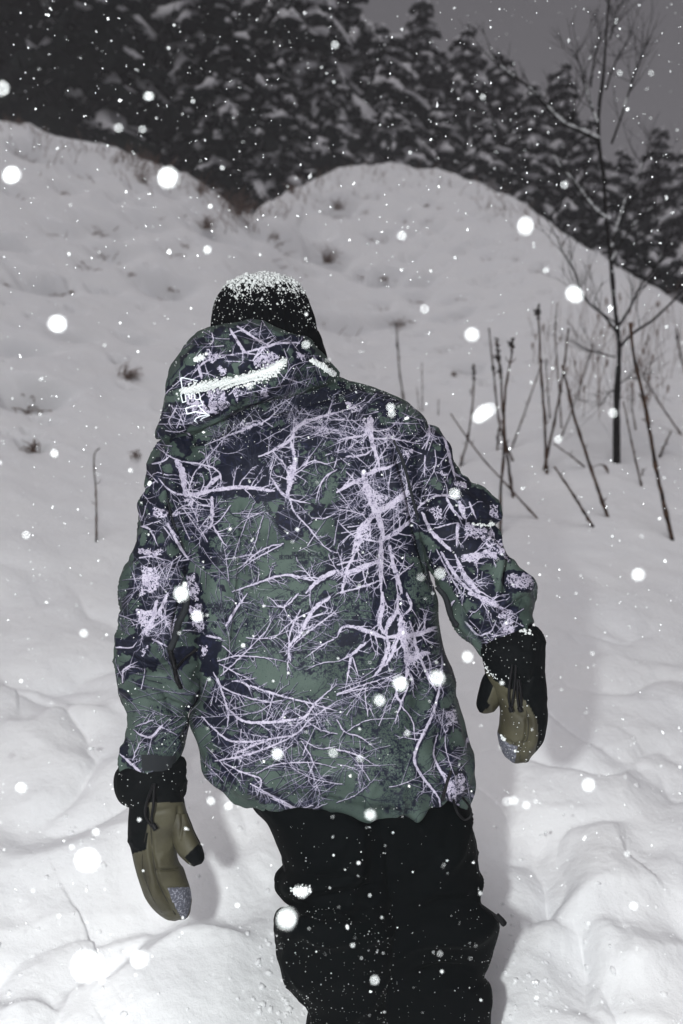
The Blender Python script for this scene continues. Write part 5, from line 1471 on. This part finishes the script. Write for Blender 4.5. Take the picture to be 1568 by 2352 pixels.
sl = [(407, 985, 500, 970, 1.73, .06), (379, 1015, 480, 1005, 1.715, .08), (363, 1045, 468, 1040, 1.70, .085), (348, 1115, 452, 1110, 1.69, .085), (331, 1185, 448, 1180, 1.67, .085), (317, 1250, 456, 1245, 1.66, .085), (297, 1300, 460, 1300, 1.65, .088), (287, 1350, 462, 1350, 1.64, .09),
      (284, 1400, 461, 1400, 1.63, .09), (284, 1440, 461, 1440, 1.625, .09), (269, 1482, 460, 1485, 1.62, .092), (272, 1520, 460, 1525, 1.61, .09), (275, 1560, 458, 1562, 1.605, .09), (279, 1595, 450, 1605, 1.60, .088), (303, 1636, 426, 1638, 1.595, .066), (303, 1665, 425, 1662, 1.59, .066),
      (295, 1705, 426, 1700, 1.585, .068), (283, 1740, 420, 1732, 1.58, .070), (291, 1768, 405, 1762, 1.575, .066), (307, 1790, 392, 1786, 1.57, .055)]
lf = [([(385, 1110), (400, 1200), (430, 1260)], 7, -.014), ([(300, 1290), (380, 1290), (450, 1300)], 9, -.010), ([(268, 1500), (340, 1530), (450, 1510)], 10, -.014), ([(270, 1470), (350, 1480), (440, 1460)], 15, .012), ([(280, 1560), (360, 1550), (455, 1570)], 15, .010), ([(280, 1600), (350, 1625), (430, 1620)], 9, -.014), ([(300, 1650), (360, 1640), (424, 1655)], 12, .008),
      ([(290, 1720), (360, 1700), (424, 1705)], 10, .006), ([(310, 1340), (370, 1400), (400, 1480)], 14, .008), ([(440, 1300), (425, 1380), (390, 1480)], 10, -.014), ([(330, 1560), (380, 1590), (400, 1650)], 9, -.008), ([(345, 1070), (400, 1060), (460, 1090)], 14, .006), ([(330, 1150), (370, 1210), (400, 1290)], 14, .007)]
SLS = Shell(sl, 250, 130, .1, 2.2, folds=lf, noise=(.008, 9), seed=5)
sls = SLS.build('sleeve', cloth_mat('branch_print_cloth_left_sleeve', SLS.print_image('branch_print_left_sleeve', 900, 1300)), person)
under(sls, jk)

# hood lying on the back
hd = [(776, 858, 779, 884, 1.70, .02), (757, 838, 762, 884, 1.69, .05), (735, 815, 742, 888, 1.675, .075), (700, 786, 712, 896, 1.66, .095), (650, 762, 668, 908, 1.645, .11), (600, 750, 618, 922, 1.635, .118), (550, 747, 570, 938, 1.63, .12), (500, 754, 522, 956, 1.63, .118), (462, 768, 488, 972, 1.63, .11),
      (430, 800, 455, 986, 1.635, .10), (405, 845, 430, 996, 1.64, .09), (386, 892, 408, 1002, 1.645, .075), (372, 940, 388, 1005, 1.65, .058), (362, 980, 370, 1006, 1.655, .035), (358, 998, 360, 1008, 1.66, .012)]
hf = [([(430, 895), (500, 885), (580, 862), (655, 826)], 10, -.014), ([(420, 925), (520, 905), (620, 870), (700, 835)], 20, .012), ([(440, 850), (520, 830), (620, 800), (700, 800)], 24, .010), ([(470, 785), (560, 770), (660, 780), (740, 830)], 10, -.006), ([(380, 980), (440, 960), (500, 940)], 10, .008), ([(400, 870), (430, 830), (460, 800)], 16, .006), ([(600, 905), (680, 880), (760, 860)], 9, -.006)]
SH = Shell(hd, 200, 150, .0, 2.5, folds=hf, noise=(.005, 9), seed=6)
hood = SH.build('hood', cloth_mat('branch_print_cloth_hood', SH.print_image('branch_print_hood', 1100, 1300)), person)
under(hood, jk)

# beanie
bn = [(600, 629, 612, 629, 1.745, .02), (560, 636, 650, 636, 1.745, .055), (530, 650, 680, 652, 1.745, .085), (508, 672, 700, 676, 1.745, .103), (496, 694, 710, 700, 1.745, .113), (490, 720, 719, 726, 1.745, .12), (487, 755, 726, 758, 1.745, .122), (488, 800, 734, 798, 1.745, .122), (492, 845, 736, 835, 1.745, .118), (498, 870, 734, 865, 1.745, .11)]
SB = Shell(bn, 120, 361, .3, 2.1, disp=lambda x, y, th, v: .0022 * np.sin(th * 44) * sstep(.03, .2, v) + .004 * sstep(.68, .70, v), noise=(.001, 9), seed=7)
bo = SB.build('beanie', M['knit'], person); under(bo, person)
# neck gaiter and jaw side showing right of the hood
gt = [(650, 770, 728, 760, 1.74, .07), (640, 800, 742, 796, 1.74, .075), (640, 830, 752, 826, 1.74, .075), (645, 860, 757, 852, 1.74, .07), (650, 900, 752, 880, 1.74, .065)]
SG = Shell(gt, 40, 60, .2, 2.2, noise=(.003, 12), seed=8)
go = SG.build('neck_gaiter', M['knit'], person); under(go, person)

# mittens
OL, BK, FL = 0, 1, 2
lblk = [(285, 1800), (338, 1845), (345, 1880), (338, 1905), (337, 1950), (298, 1962), (280, 1880)]
lthb = [(424, 1968), (455, 1938), (475, 1955), (470, 1990), (446, 1992)]
lflc = [(383, 2038), (440, 2036), (440, 2110), (419, 2112), (403, 2085)]
ml = [(305, 1800, 410, 1795, 1.565, .045), (301, 1850, 419, 1842, 1.56, .05), (297, 1885, 426, 1880, 1.56, .048), (298, 1920, 414, 1916, 1.56, .046), (304, 1955, 405, 1946, 1.555, .044), (313, 1992, 406, 1975, 1.55, .044), (326, 2030, 417, 2003, 1.545, .042), (340, 2062, 431, 2036, 1.545, .040), (354, 2086, 435, 2066, 1.545, .036), (370, 2102, 433, 2090, 1.55, .028), (392, 2110, 427, 2104, 1.55, .015), (402, 2111, 420, 2109, 1.55, .006)]
mfold = [([(345, 1890), (350, 1960), (365, 2030), (400, 2095)], 4, -.006), ([(340, 1900), (344, 1980), (358, 2050), (385, 2100)], 12, .006), ([(355, 1997), (385, 1996), (412, 1994)], 3.5, -.004), ([(345, 1865), (380, 1860), (415, 1850)], 6, -.003), ([(410, 1850), (408, 1890), (402, 1940)], 4, -.005), ([(383, 2038), (432, 2038)], 3, -.003)]
SM1 = Shell(ml, 150, 110, .0, 2.3, folds=mfold, noise=(.0022, 14), seed=9)
mit1 = SM1.build('mitten', [M['leather'], M['blackgear'], M['fleece']], person, fm=lambda x, y, th: np.where((inpoly(x, y, lblk) | (y < 1842)) , BK, np.where(inpoly(x, y, lflc) & (np.abs(th) < 1.6), FL, OL)))
under(mit1, person)
tl = [(378, 1868, 430, 1868, 1.555, .025), (385, 1890, 438, 1888, 1.55, .027), (393, 1918, 448, 1912, 1.545, .027), (402, 1945, 460, 1936, 1.54, .026), (418, 1968, 467, 1957, 1.535, .024), (434, 1983, 468, 1973, 1.535, .018), (446, 1988, 462, 1983, 1.535, .008)]
SMT1 = Shell(tl, 70, 70, .0, 2.2, noise=(.0018, 16), folds=[([(418, 1860), (420, 1890), (412, 1930)], 3, -.004)], seed=10)
t1 = SMT1.build('thumb', [M['leather'], M['blackgear']], person, fm=lambda x, y, th: np.where(inpoly(x, y, lthb) | (th > 1.35), BK, OL)); under(t1, mit1)
gl = [(302, 1742, 412, 1738, 1.575, .045), (285, 1752, 421, 1746, 1.575, .055), (268, 1772, 423, 1765, 1.575, .062), (266, 1800, 422, 1785, 1.57, .062), (270, 1822, 419, 1812, 1.57, .060), (284, 1842, 414, 1834, 1.57, .056), (302, 1852, 400, 1846, 1.565, .048), (306, 1868, 345, 1866, 1.565, .03)]
SG1 = Shell(gl, 70, 110, .3, 2.3, noise=(.005, 13), seed=11)
g1 = SG1.build('gauntlet', M['blackgear'], person); under(g1, mit1)

mr = [(1118, 1500, 1225, 1450, 1.57, .045), (1116, 1530, 1242, 1490, 1.565, .05), (1122, 1565, 1247, 1540, 1.56, .05), (1134, 1595, 1250, 1585, 1.555, .048), (1147, 1622, 1252, 1622, 1.55, .046), (1147, 1655, 1251, 1662, 1.55, .044), (1147, 1685, 1247, 1698, 1.55, .042), (1152, 1712, 1234, 1720, 1.55, .038), (1163, 1735, 1214, 1740, 1.55, .028), (1175, 1748, 1198, 1750, 1.555, .014), (1182, 1752, 1190, 1752, 1.555, .005)]
rolv = [(1110, 1528), (1135, 1562), (1160, 1578), (1192, 1588), (1200, 1602), (1218, 1625), (1234, 1655), (1236, 1690), (1228, 1735), (1180, 1770), (1130, 1700), (1120, 1600)]
rflc = [(1135, 1672), (1150, 1690), (1168, 1708), (1188, 1712), (1184, 1740), (1178, 1765), (1140, 1740)]
mfr = [([(1195, 1590), (1212, 1640), (1210, 1690), (1192, 1740)], 5, -.005), ([(1200, 1600), (1224, 1650), (1226, 1700), (1205, 1740)], 9, .005), ([(1160, 1600), (1190, 1640), (1215, 1660)], 6, -.004), ([(1150, 1690), (1180, 1710), (1210, 1700)], 4, -.004), ([(1165, 1590), (1180, 1625), (1200, 1650)], 6, .004)]
SM2 = Shell(mr, 150, 110, .0, 2.3, folds=mfr, noise=(.0022, 14), seed=12)
mit2 = SM2.build('mitten', [M['leather'], M['blackgear'], M['fleece']], person, fm=lambda x, y, th: np.where(inpoly(x, y, rflc), FL, np.where(inpoly(x, y, rolv), OL, BK)))
under(mit2, person)
t2r = [(1122, 1535, 1160, 1575, 1.565, .026), (1110, 1560, 1152, 1595, 1.565, .026), (1102, 1583, 1146, 1611, 1.565, .026), (1096, 1607, 1132, 1629, 1.565, .022), (1096, 1624, 1120, 1636, 1.565, .014), (1101, 1635, 1110, 1638, 1.565, .006)]
SMT2 = Shell(t2r, 60, 60, .0, 2.2, noise=(.0018, 16), seed=13)
t2 = SMT2.build('thumb', [M['leather'], M['blackgear']], person, fm=lambda x, y, th: np.where((th < -.35) | inpoly(x, y, [(1090, 1618), (1112, 1606), (1125, 1618), (1100, 1645)]), BK, OL)); under(t2, mit2)
gr_ = [(1112, 1478, 1205, 1432, 1.575, .05), (1106, 1496, 1232, 1446, 1.57, .058), (1108, 1520, 1247, 1478, 1.565, .060), (1114, 1538, 1249, 1510, 1.56, .058), (1126, 1552, 1246, 1540, 1.56, .052), (1146, 1562, 1240, 1556, 1.56, .045)]
SG2 = Shell(gr_, 60, 110, .3, 2.3, noise=(.005, 13), seed=14)
g2 = SG2.build('gauntlet', M['blackgear'], person); under(g2, mit2)


def on(shell, pts, off):
    return np.array([(lambda a: a[0] + a[1] * off)(shell.near(x, y)) for x, y in pts])


def cordy(name, parent, pts3, r, m, n=40, sides=6):
    mb = MB(); mb.tube(crom(pts3, n), np.full(n, r), sides)
    o = mb.build(name, m); under(o, parent); return o


# zips, flaps, cords
cordy('zip_flap', jk, on(SLS, [(428, 1375), (421, 1400), (411, 1430), (398, 1465), (386, 1495)], .001), .0068, M['tab'])
cordy('zip_pull', jk, on(SLS, [(386, 1495), (395, 1530), (402, 1560), (410, 1580)], .006), .0045, M['cord'])
cordy('pull_cord', jk, on(SLS, [(402, 1535), (420, 1515), (446, 1490)], .006), .0028, M['cord'])
cordy('zip_flap', jk, on(SRS, [(1000, 1345), (1018, 1375), (1040, 1410), (1052, 1435)], .003), .0065, M['tab'])
cordy('armhole_seam', jk, on(ST, [(905, 1012), (922, 1060), (938, 1115), (956, 1180), (972, 1240), (984, 1310)], .001), .0028, M['tab'])
cordy('shoulder_seam', jk, on(SLS, [(372, 1080), (386, 1150), (402, 1215), (432, 1275)], .0012), .0016, M['tab'])
z0 = np.array(ST.near(1045, 1830)[0])
cordy('hem_cord', jk, [P(1040, 1832, 1.52), P(1050, 1865, 1.50), P(1068, 1882, 1.50), P(1081, 1872, 1.50), P(1078, 1852, 1.51), P(1062, 1832, 1.53)], .0024, M['cord'])
cordy('hem_cord', jk, on(ST, [(1030, 1770), (1020, 1800), (1012, 1835)], .004), .0030, M['cord'])
cordy('gauntlet_cord', mit1, [P(352, 1800, 1.49), P(338, 1840, 1.49), P(334, 1870, 1.50), P(345, 1893, 1.50), P(356, 1903, 1.495)], .0026, M['cord'])
cordy('gauntlet_cord', mit1, [P(354, 1800, 1.49), P(352, 1850, 1.485), P(348, 1880, 1.495), P(354, 1902, 1.495)], .0026, M['cord'])
cordy('cord_end', mit1, [P(350, 1892, 1.493), P(358, 1905, 1.490)], .0055, M['cord'], 6)
for k, pl in enumerate([[(1176, 1528), (1170, 1570), (1168, 1600), (1172, 1628)], [(1184, 1528), (1182, 1570), (1178, 1600), (1174, 1628)], [(1192, 1560), (1196, 1595), (1196, 1628)], [(1188, 1560), (1188, 1600), (1192, 1628)]]):
    cordy('gauntlet_cord', mit2, [P(x, y, 1.495) for x, y in pl], .0024, M['cord'])
cordy('cord_end', mit2, [P(1171, 1624, 1.492), P(1175, 1634, 1.492)], .0045, M['cord'], 6)
cordy('cord_end', mit2, [P(1192, 1624, 1.492), P(1196, 1634, 1.492)], .0045, M['cord'], 6)
cordy('trouser_zip_pull', tr_, [P(1100, 2075, 1.56), P(1128, 2095, 1.54), P(1146, 2108, 1.53)], .003, M['cord'])
cordy('trouser_zip_pull', tr_, [P(1140, 2102, 1.532), P(1150, 2112, 1.53), P(1158, 2122, 1.53)], .0062, M['cord'], 10)
cordy('side_seam_cord', tr_, [P(1066, 1838, 1.60), P(1078, 1880, 1.60), P(1088, 1930, 1.59), P(1097, 1990, 1.59), P(1101, 2030, 1.59)], .0022, M['cord'])
cordy('side_strap', tr_, [P(648, 1962, 1.56), P(650, 1980, 1.555), P(656, 2000, 1.55), P(664, 2012, 1.55)], .0022, M['cord'])
seam_m = mat('stitch_seam', (0.020, 0.018, 0.012), .7)
cordy('seam', mit1, on(SM1, [(344, 1878), (347, 1930), (352, 1975), (362, 2020), (380, 2065), (402, 2100)], .0006), .0011, seam_m)
cordy('seam', mit1, on(SM1, [(356, 1997), (380, 1996), (410, 1993)], .0006), .0009, seam_m)
cordy('seam', mit1, on(SM1, [(338, 1890), (326, 1985), (345, 2050), (372, 2095)], .0004), .0009, seam_m)
cordy('seam', mit2, on(SM2, [(1196, 1600), (1212, 1640), (1212, 1690), (1194, 1738)], .0006), .0011, seam_m)
cordy('seam', mit2, on(SM2, [(1152, 1690), (1178, 1708), (1210, 1700)], .0006), .0009, seam_m)
# velcro tab round the left cuff
g = []
for yy in (1733, 1768):
    g.append(on(SLS, [(x, yy + (x - 325) * .02) for x in np.linspace(327, 402, 14)], .0035))
g = np.concatenate(g); n_ = 14
tabv = np.concatenate([g, g - np.array([0, -.004, 0])])
tf_ = [(i, i + 1, n_ + i + 1, n_ + i) for i in range(n_ - 1)]
o = mesh_obj('cuff_tab', tabv, tf_, M['tab']); under(o, sls)

# snow caught on the clothes
def snowbits(shell, name, parent, n, rmin, rmax, xr, yr, prob=None, off=0.0, low=True, m='snowlump', seed=0):
    r = np.random.default_rng(seed)
    nv, nu = shell.nv, shell.nu
    pts, rad = [], []
    tries = 0
    while len(pts) < n and tries < n * 30:
        tries += 1
        i = r.integers(0, nv); j = r.integers(0, nu - 1)
        x, y = shell.x[i, j], shell.y[i, j]
        if math.cos(shell.th[j]) < -.2 or not (xr[0] < x < xr[1] and yr[0] < y < yr[1]): continue
        if prob is not None and r.random() > prob(x, y, shell.N[i, j]): continue
        rr = rmin * (rmax / rmin) ** (r.random() ** 2.2)
        pts.append(shell.p[i, j] + shell.N[i, j] * (rr * .35 + off)); rad.append(rr)
    o = lumps(name, pts, rad, M[m], None, low=low, smooth=True)
    under(o, parent); tag(o, kind='stuff'); return o


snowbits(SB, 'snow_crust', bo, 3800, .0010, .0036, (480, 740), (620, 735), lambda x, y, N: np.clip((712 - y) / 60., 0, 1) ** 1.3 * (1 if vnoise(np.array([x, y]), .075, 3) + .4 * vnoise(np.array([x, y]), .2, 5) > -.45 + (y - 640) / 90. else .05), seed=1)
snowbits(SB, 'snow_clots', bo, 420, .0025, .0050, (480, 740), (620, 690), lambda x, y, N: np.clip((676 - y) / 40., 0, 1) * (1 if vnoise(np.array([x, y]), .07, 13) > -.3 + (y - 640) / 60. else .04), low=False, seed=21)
snowbits(SB, 'snow_specks', bo, 620, .0008, .0022, (480, 740), (640, 850), lambda x, y, N: np.clip((790 - y) / 130., .04, 1) * (1.0 if vnoise(np.array([x, y]), .09, 31) > .0 else .18), seed=2)
snowbits(ST, 'snow_specks', jk, 1500, .0006, .0016, (380, 1060), (860, 1880), lambda x, y, N: 1.0 if y < 1040 else (.28 if y < 1300 else .13), seed=3)
snowbits(SH, 'snow_specks', hood, 170, .0007, .0022, (360, 780), (740, 1005), lambda x, y, N: .4 + .6 * (N[2] > .1), seed=4)
snowbits(SRS, 'snow_specks', srs, 260, .0007, .0022, (940, 1230), (1010, 1500), None, seed=5)
snowbits(SLS, 'snow_specks', sls, 260, .0007, .0020, (270, 460), (1020, 1780), None, seed=6)
snowbits(SR, 'snow_specks', tr_, 330, .0004, .0014, (700, 1150), (1890, 2351), lambda x, y, N: .3 + .7 * (y > 2100), seed=7)
snowbits(SL, 'snow_specks', o2, 460, .0004, .0015, (636, 900), (1890, 2351), lambda x, y, N: .3 + .7 * (y > 2080), seed=8)
snowbits(SG1, 'snow_specks', g1, 60, .0007, .0018, (268, 420), (1750, 1850), None, seed=9)
snowbits(SG2, 'snow_specks', g2, 70, .0007, .0020, (1105, 1245), (1450, 1600), None, seed=10)
snowbits(SM2, 'snow_specks', mit2, 60, .0007, .0016, (1150, 1250), (1600, 1750), None, seed=11)


def crust(shell, path, width, n, rmin, rmax, parent, name='snow_bar', seed=1, lift=.004, taper=True):
    r = np.random.default_rng(seed)
    c = crom(path, 60); pts, rad = [], []
    for k in range(n):
        t = r.random(); i = int(t * 59)
        w = width * (np.interp(t, [0, .15, .8, 1], [.35, .8, 1.1, .7]) if taper else 1)
        x, y = c[i] + r.normal(0, .42, 2) * w * np.array([.5, 1])
        p, N = shell.near(x, y)
        rr = r.uniform(rmin, rmax)
        pts.append(p + N * (lift * r.uniform(.1, 1)) + r.normal(0, .0008, 3)); rad.append(rr)
    o = lumps(name, pts, rad, M['snowlump'], None, low=False); under(o, parent); tag(o, kind='stuff'); return o


core = crom(on(SH, [(422, 899), (470, 887), (530, 876), (590, 862), (625, 848), (652, 828)], .001), 60)
mb = MB(); mb.tube(core, np.interp(np.linspace(0, 1, 60), [0, .08, .3, .8, .95, 1], [.001, .0035, .0055, .0075, .008, .002]) * (1 + .12 * rng.uniform(-1, 1, 60)), 10)
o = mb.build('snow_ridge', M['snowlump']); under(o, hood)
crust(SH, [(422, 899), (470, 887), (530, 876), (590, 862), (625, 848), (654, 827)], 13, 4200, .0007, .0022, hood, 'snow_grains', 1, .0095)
crust(SH, [(712, 828), (732, 838), (750, 850), (766, 860)], 6, 700, .0007, .0026, hood, 'snow_ridge', 2, .006)
crust(SH, [(450, 827), (460, 822), (468, 820)], 6, 200, .0007, .0024, hood, 'snow_ridge', 3, .004)
crust(SRS, [(1085, 1203), (1110, 1205), (1136, 1203)], 5, 60, .001, .0028, srs, 'snow_clumps', 4, .003)
crust(SG2, [(1195, 1450), (1210, 1452), (1222, 1456)], 5, 40, .0008, .0026, g2, 'snow_clumps', 5, .004)
crust(SG2, [(1112, 1520), (1125, 1545), (1145, 1560)], 5, 60, .0006, .0016, mit2, 'snow_clumps', 6, .003)
crust(SM2, [(1152, 1688), (1160, 1700)], 4, 9, .0015, .0035, mit2, 'snow_clumps', 7, .003)
crust(SM2, [(1180, 1722), (1190, 1728)], 4, 9, .0015, .0035, mit2, 'snow_clumps', 8, .003)
crust(SL, [(672, 2042), (690, 2046), (712, 2043)], 9, 200, .0006, .0026, o2, 'snow_clumps', 9, .005)
for q in [(690, 2058), (700, 2055), (708, 2060)]:
    pass

# ------------------------------------------------------------------ FALLING SNOW
def flake_mesh(seed, n):
    r = np.random.default_rng(seed)
    vs, fs, k = [], [], 0
    for i in range(n):
        c = r.normal(0, .30, 3); s = r.uniform(.5, .9)
        v = ICO_V * (1 + .35 * r.uniform(-1, 1, (12, 1))) * s + c
        vs.append(v); fs.append(ICO_F + k); k += 12
    v = np.concatenate(vs); v -= v.mean(0); v /= np.abs(v).max()
    me = bpy.data.meshes.new('snowflake')
    me.from_pydata(v.tolist(), [], np.concatenate(fs).tolist()); me.materials.append(M['flake'])
    return me


FM = [flake_mesh(i, n) for i, n in enumerate([3, 5, 4, 7, 2, 6])]
# large soft flakes: measured x, y, apparent radius (photo units), distance
BIG = [(5, 203, 13, .40), (388, 409, 22, .34), (28, 401, 18, .38), (1207, 518, 18, .38), (134, 744, 19, .36), (342, 221, 11, .55), (272, 293, 9, .55), (477, 573, 10, .6), (1083, 768, 15, .42), (1112, 948, 18, .42), (1100, 958, 12, .44), (1124, 940, 12, .43),
       (1320, 676, 22, .40), (703, 791, 9, .6), (897, 935, 10, .6), (899, 950, 9, .62), (918, 1568, 17, .42), (1005, 1558, 19, .40), (871, 1608, 12, .5), (637, 1731, 12, .5), (765, 1728, 9, .55), (827, 1741, 7, .6), (850, 1870, 13, .5), (417, 1364, 15, .40), (453, 1415, 12, .48),
       (204, 1975, 25, .30), (201, 2218, 34, .27), (323, 2202, 18, .36), (484, 1838, 10, .6), (524, 1851, 9, .6), (49, 1808, 11, .5), (1352, 1802, 14, .46), (694, 2050, 13, .5), (683, 2045, 9, .52), (704, 2045, 9, .54), (658, 2112, 22, .33), (1465, 1320, 14, .44), (1283, 1008, 9, .6), (1407, 948, 9, .55),
       (1254, 620, 8, .7), (769, 103, 9, .6), (327, 297, 8, .6), (443, 232, 6, .8), (923, 541, 9, .55), (975, 709, 9, .55), (1296, 423, 8, .6), (1423, 168, 7, .7), (1495, 168, 6, .7), (1108, 222, 7, .7), (193, 1454, 9, .6), (60, 1228, 7, .6), (1045, 1134, 12, .5), (1011, 1316, 11, .5), (1073, 1508, 12, .5), (966, 1325, 7, .6),
       (935, 1683, 6, .7), (573, 887, 7, .7), (125, 1041, 8, .6), (300, 1080, 6, .8), (1162, 1430, 5, .9), (1164, 1840, 9, .55), (1180, 1838, 8, .55), (1208, 1848, 8, .6), (1360, 1500, 5, .8), (1230, 1840, 5, .8), (1010, 2190, 6, .7), (860, 2250, 9, .55), (810, 2170, 6, .8), (1455, 2080, 10, .6), (1440, 1960, 7, .7), (135, 2103, 5, .8), (234, 2250, 8, .6), (480, 1560, 5, .9), (510, 385, 6, .8), (75, 2045, 6, .8), (220, 1910, 8, .6), (165, 1945, 6, .7)]
rb = random.Random(3)
BO = []
for x, y, rp, d in BIG:
    blur = .0100 * FPX * abs(1 / d - 1 / 1.56) / 2        # optical blur radius in photo units
    size = max(rp - blur * .8, rp * .5) / FPX * d
    size = max(size, .0011)
    o = bpy.data.objects.new('snowflake', rb.choice(FM)); sc.collection.objects.link(o)
    o.location = tuple(P(x, y, d)); o.scale = (size,) * 3
    o.rotation_euler = (rb.uniform(0, 6), rb.uniform(0, 6), rb.uniform(0, 6))
    BO.append((o, x, y, rp))

PLACES = [(5, 203, 'at the left edge over the trees'), (388, 409, 'over the left ridge line'), (28, 401, 'near the left edge on the ridge'), (1207, 518, 'over the descending right crest'), (134, 744, 'left of the person\'s head'), (330, 250, 'over the dark trees on the left'),
    (477, 573, 'over the bank left of the beanie'), (1090, 768, 'over the bank right of the head'), (1110, 948, 'right of the shoulder beside the stalks'), (1320, 676, 'left of the bare tree trunk'), (703, 791, 'on the right rim of the hood'), (897, 940, 'over the right shoulder'),
    (940, 1565, 'over the lower back of the jacket'), (720, 1735, 'over the jacket above its hem'), (850, 1870, 'over the jacket hem'), (430, 1390, 'over the left sleeve and armpit'), (204, 1975, 'left of the left mitten'), (210, 2215, 'in the lower left corner snow'), (505, 1845, 'right of the left mitten cuff'),
    (49, 1808, 'at the left edge beside the cuff'), (1352, 1802, 'right of the right mitten'), (694, 2050, 'over the left thigh'), (658, 2112, 'beside the left knee'), (1465, 1320, 'over the snow right of the elbow'), (1283, 1008, 'among the dry stalks'), (1407, 948, 'at the foot of the bare tree'), (1254, 620, 'over the right side of the hump'),
    (769, 103, 'over the middle trees'), (443, 232, 'in front of the tall trees'), (923, 541, 'over the middle of the hump'), (975, 709, 'above the lone seedy stalk'), (1296, 423, 'over the right-hand trees'), (1450, 168, 'in the sky beside the bare tree'), (1108, 222, 'over the pointed tree tops'), (193, 1454, 'left of the left elbow'),
    (60, 1228, 'over the snow far left'), (1030, 1134, 'over the right upper arm'), (1011, 1316, 'beside the right armpit'), (1073, 1508, 'between jacket and right forearm'), (935, 1683, 'over the jacket lower right'), (573, 887, 'on the hood'), (125, 1041, 'left of the left shoulder'), (1164, 1430, 'at the right cuff'), (1190, 1840, 'over the snow below the right mitten'),
    (1360, 1500, 'over the shadow right of the mitten'), (930, 2200, 'over the black trousers'), (1455, 2050, 'over the lower right snow'), (135, 2103, 'over the snow low on the left'), (480, 1560, 'over the gap at the left cuff'), (510, 385, 'over the trees left of the notch')]
by = {}
for o, x, y, rp in BO:
    k = min(range(len(PLACES)), key=lambda i: math.hypot(PLACES[i][0] - x, PLACES[i][1] - y))
    by.setdefault(k, []).append((rp, x, y, o))
for k, L in by.items():
    L.sort(key=lambda a: -a[0])
    if len(L) == 1: w = ['']
    elif len(L) == 2: w = ['larger ', 'smaller '] if L[0][0] != L[1][0] else (['upper ', 'lower '] if L[0][2] < L[1][2] else ['lower ', 'upper '])
    else:
        w = ['largest '] + ['middle-sized '] * (len(L) - 2) + ['smallest ']
        if len(L) == 4: w = ['largest ', 'second largest ', 'third largest ', 'smallest ']
        if len(L) > 4: w = ['largest ', 'second largest ', 'third largest ', 'fourth largest ', 'fifth largest ', 'sixth largest ', 'seventh largest '][:len(L) - 1] + ['smallest ']
    for q, (rp, x, y, o) in zip(w, L):
        tag(o, q + 'blurred white snowflake ' + PLACES[k][2], 'snowflake', 'large snowflakes drifting close to the lens')

# the countless small flakes in the air
n = 8200
dd = (rng.uniform(.9 ** 3, 6.5 ** 3, n)) ** (1 / 3.)
k = rng.random(n) < .42
dd[k] = rng.uniform(.85, 2.3, k.sum())
xx = rng.uniform(-250, 1818, n); yy = rng.uniform(-150, 2500, n)
pp = P(xx, yy, dd)
hz = H(pp[:, 0], pp[:, 1], False)
keep = pp[:, 2] > hz + .02
# none inside the figure
keep &= ~((dd > 1.40) & (dd < 1.95) & (xx > 250) & (xx < 1260) & (yy > 620))
pp = pp[keep]; dd = dd[keep]
rad = rng.lognormal(math.log(.00105), .5, len(pp)) * np.clip(dd / 1.3, .7, 1.9)
o = lumps('falling_snow', pp, rad, M['flake'], None, low=True, jit=.5)
tag(o, 'countless small snowflakes falling through the air', kind='stuff')
# pairs that stick together
sel = rng.random(len(pp)) < .35
o2_ = lumps('falling_snow', pp[sel] + rng.normal(0, .0016, (sel.sum(), 3)), rad[sel] * .9, M['flake'], None, low=True, jit=.5)
tag(o2_, 'small clumped snowflakes falling through the air', kind='stuff')

# ------------------------------------------------------------------ HAZE of falling snow
bpy.context.view_layer.update()
TOPZ = max((o.matrix_world @ Vector(c)).z for o in sc.objects if o.type == 'MESH' and o.name.startswith(('trunk', 'crown')) for c in o.bound_box)
me = bpy.data.meshes.new('haze')
x0, x1, y0, y1, z0_, z1_ = -215, 215, -215, 215, float(GZ.min()) - 1, TOPZ + 1
me.from_pydata([(x0, y0, z0_), (x1, y0, z0_), (x1, y1, z0_), (x0, y1, z0_), (x0, y0, z1_), (x1, y0, z1_), (x1, y1, z1_), (x0, y1, z1_)], [],
               [(0, 3, 2, 1), (4, 5, 6, 7), (0, 1, 5, 4), (1, 2, 6, 5), (2, 3, 7, 6), (3, 0, 4, 7)])
hm = bpy.data.materials.new('haze'); hm.use_nodes = True
nt = hm.node_tree; nt.nodes.clear()
out = nt.nodes.new('ShaderNodeOutputMaterial'); pv = nt.nodes.new('ShaderNodeVolumePrincipled')
pv.inputs['Color'].default_value = (.92, .90, .93, 1); pv.inputs['Density'].default_value = HAZE_DENSITY; pv.inputs['Anisotropy'].default_value = .7
nt.links.new(pv.outputs[0], out.inputs['Volume'])
me.materials.append(hm)
hz_o = bpy.data.objects.new('haze', me); sc.collection.objects.link(hz_o); tag(hz_o, kind='stuff')
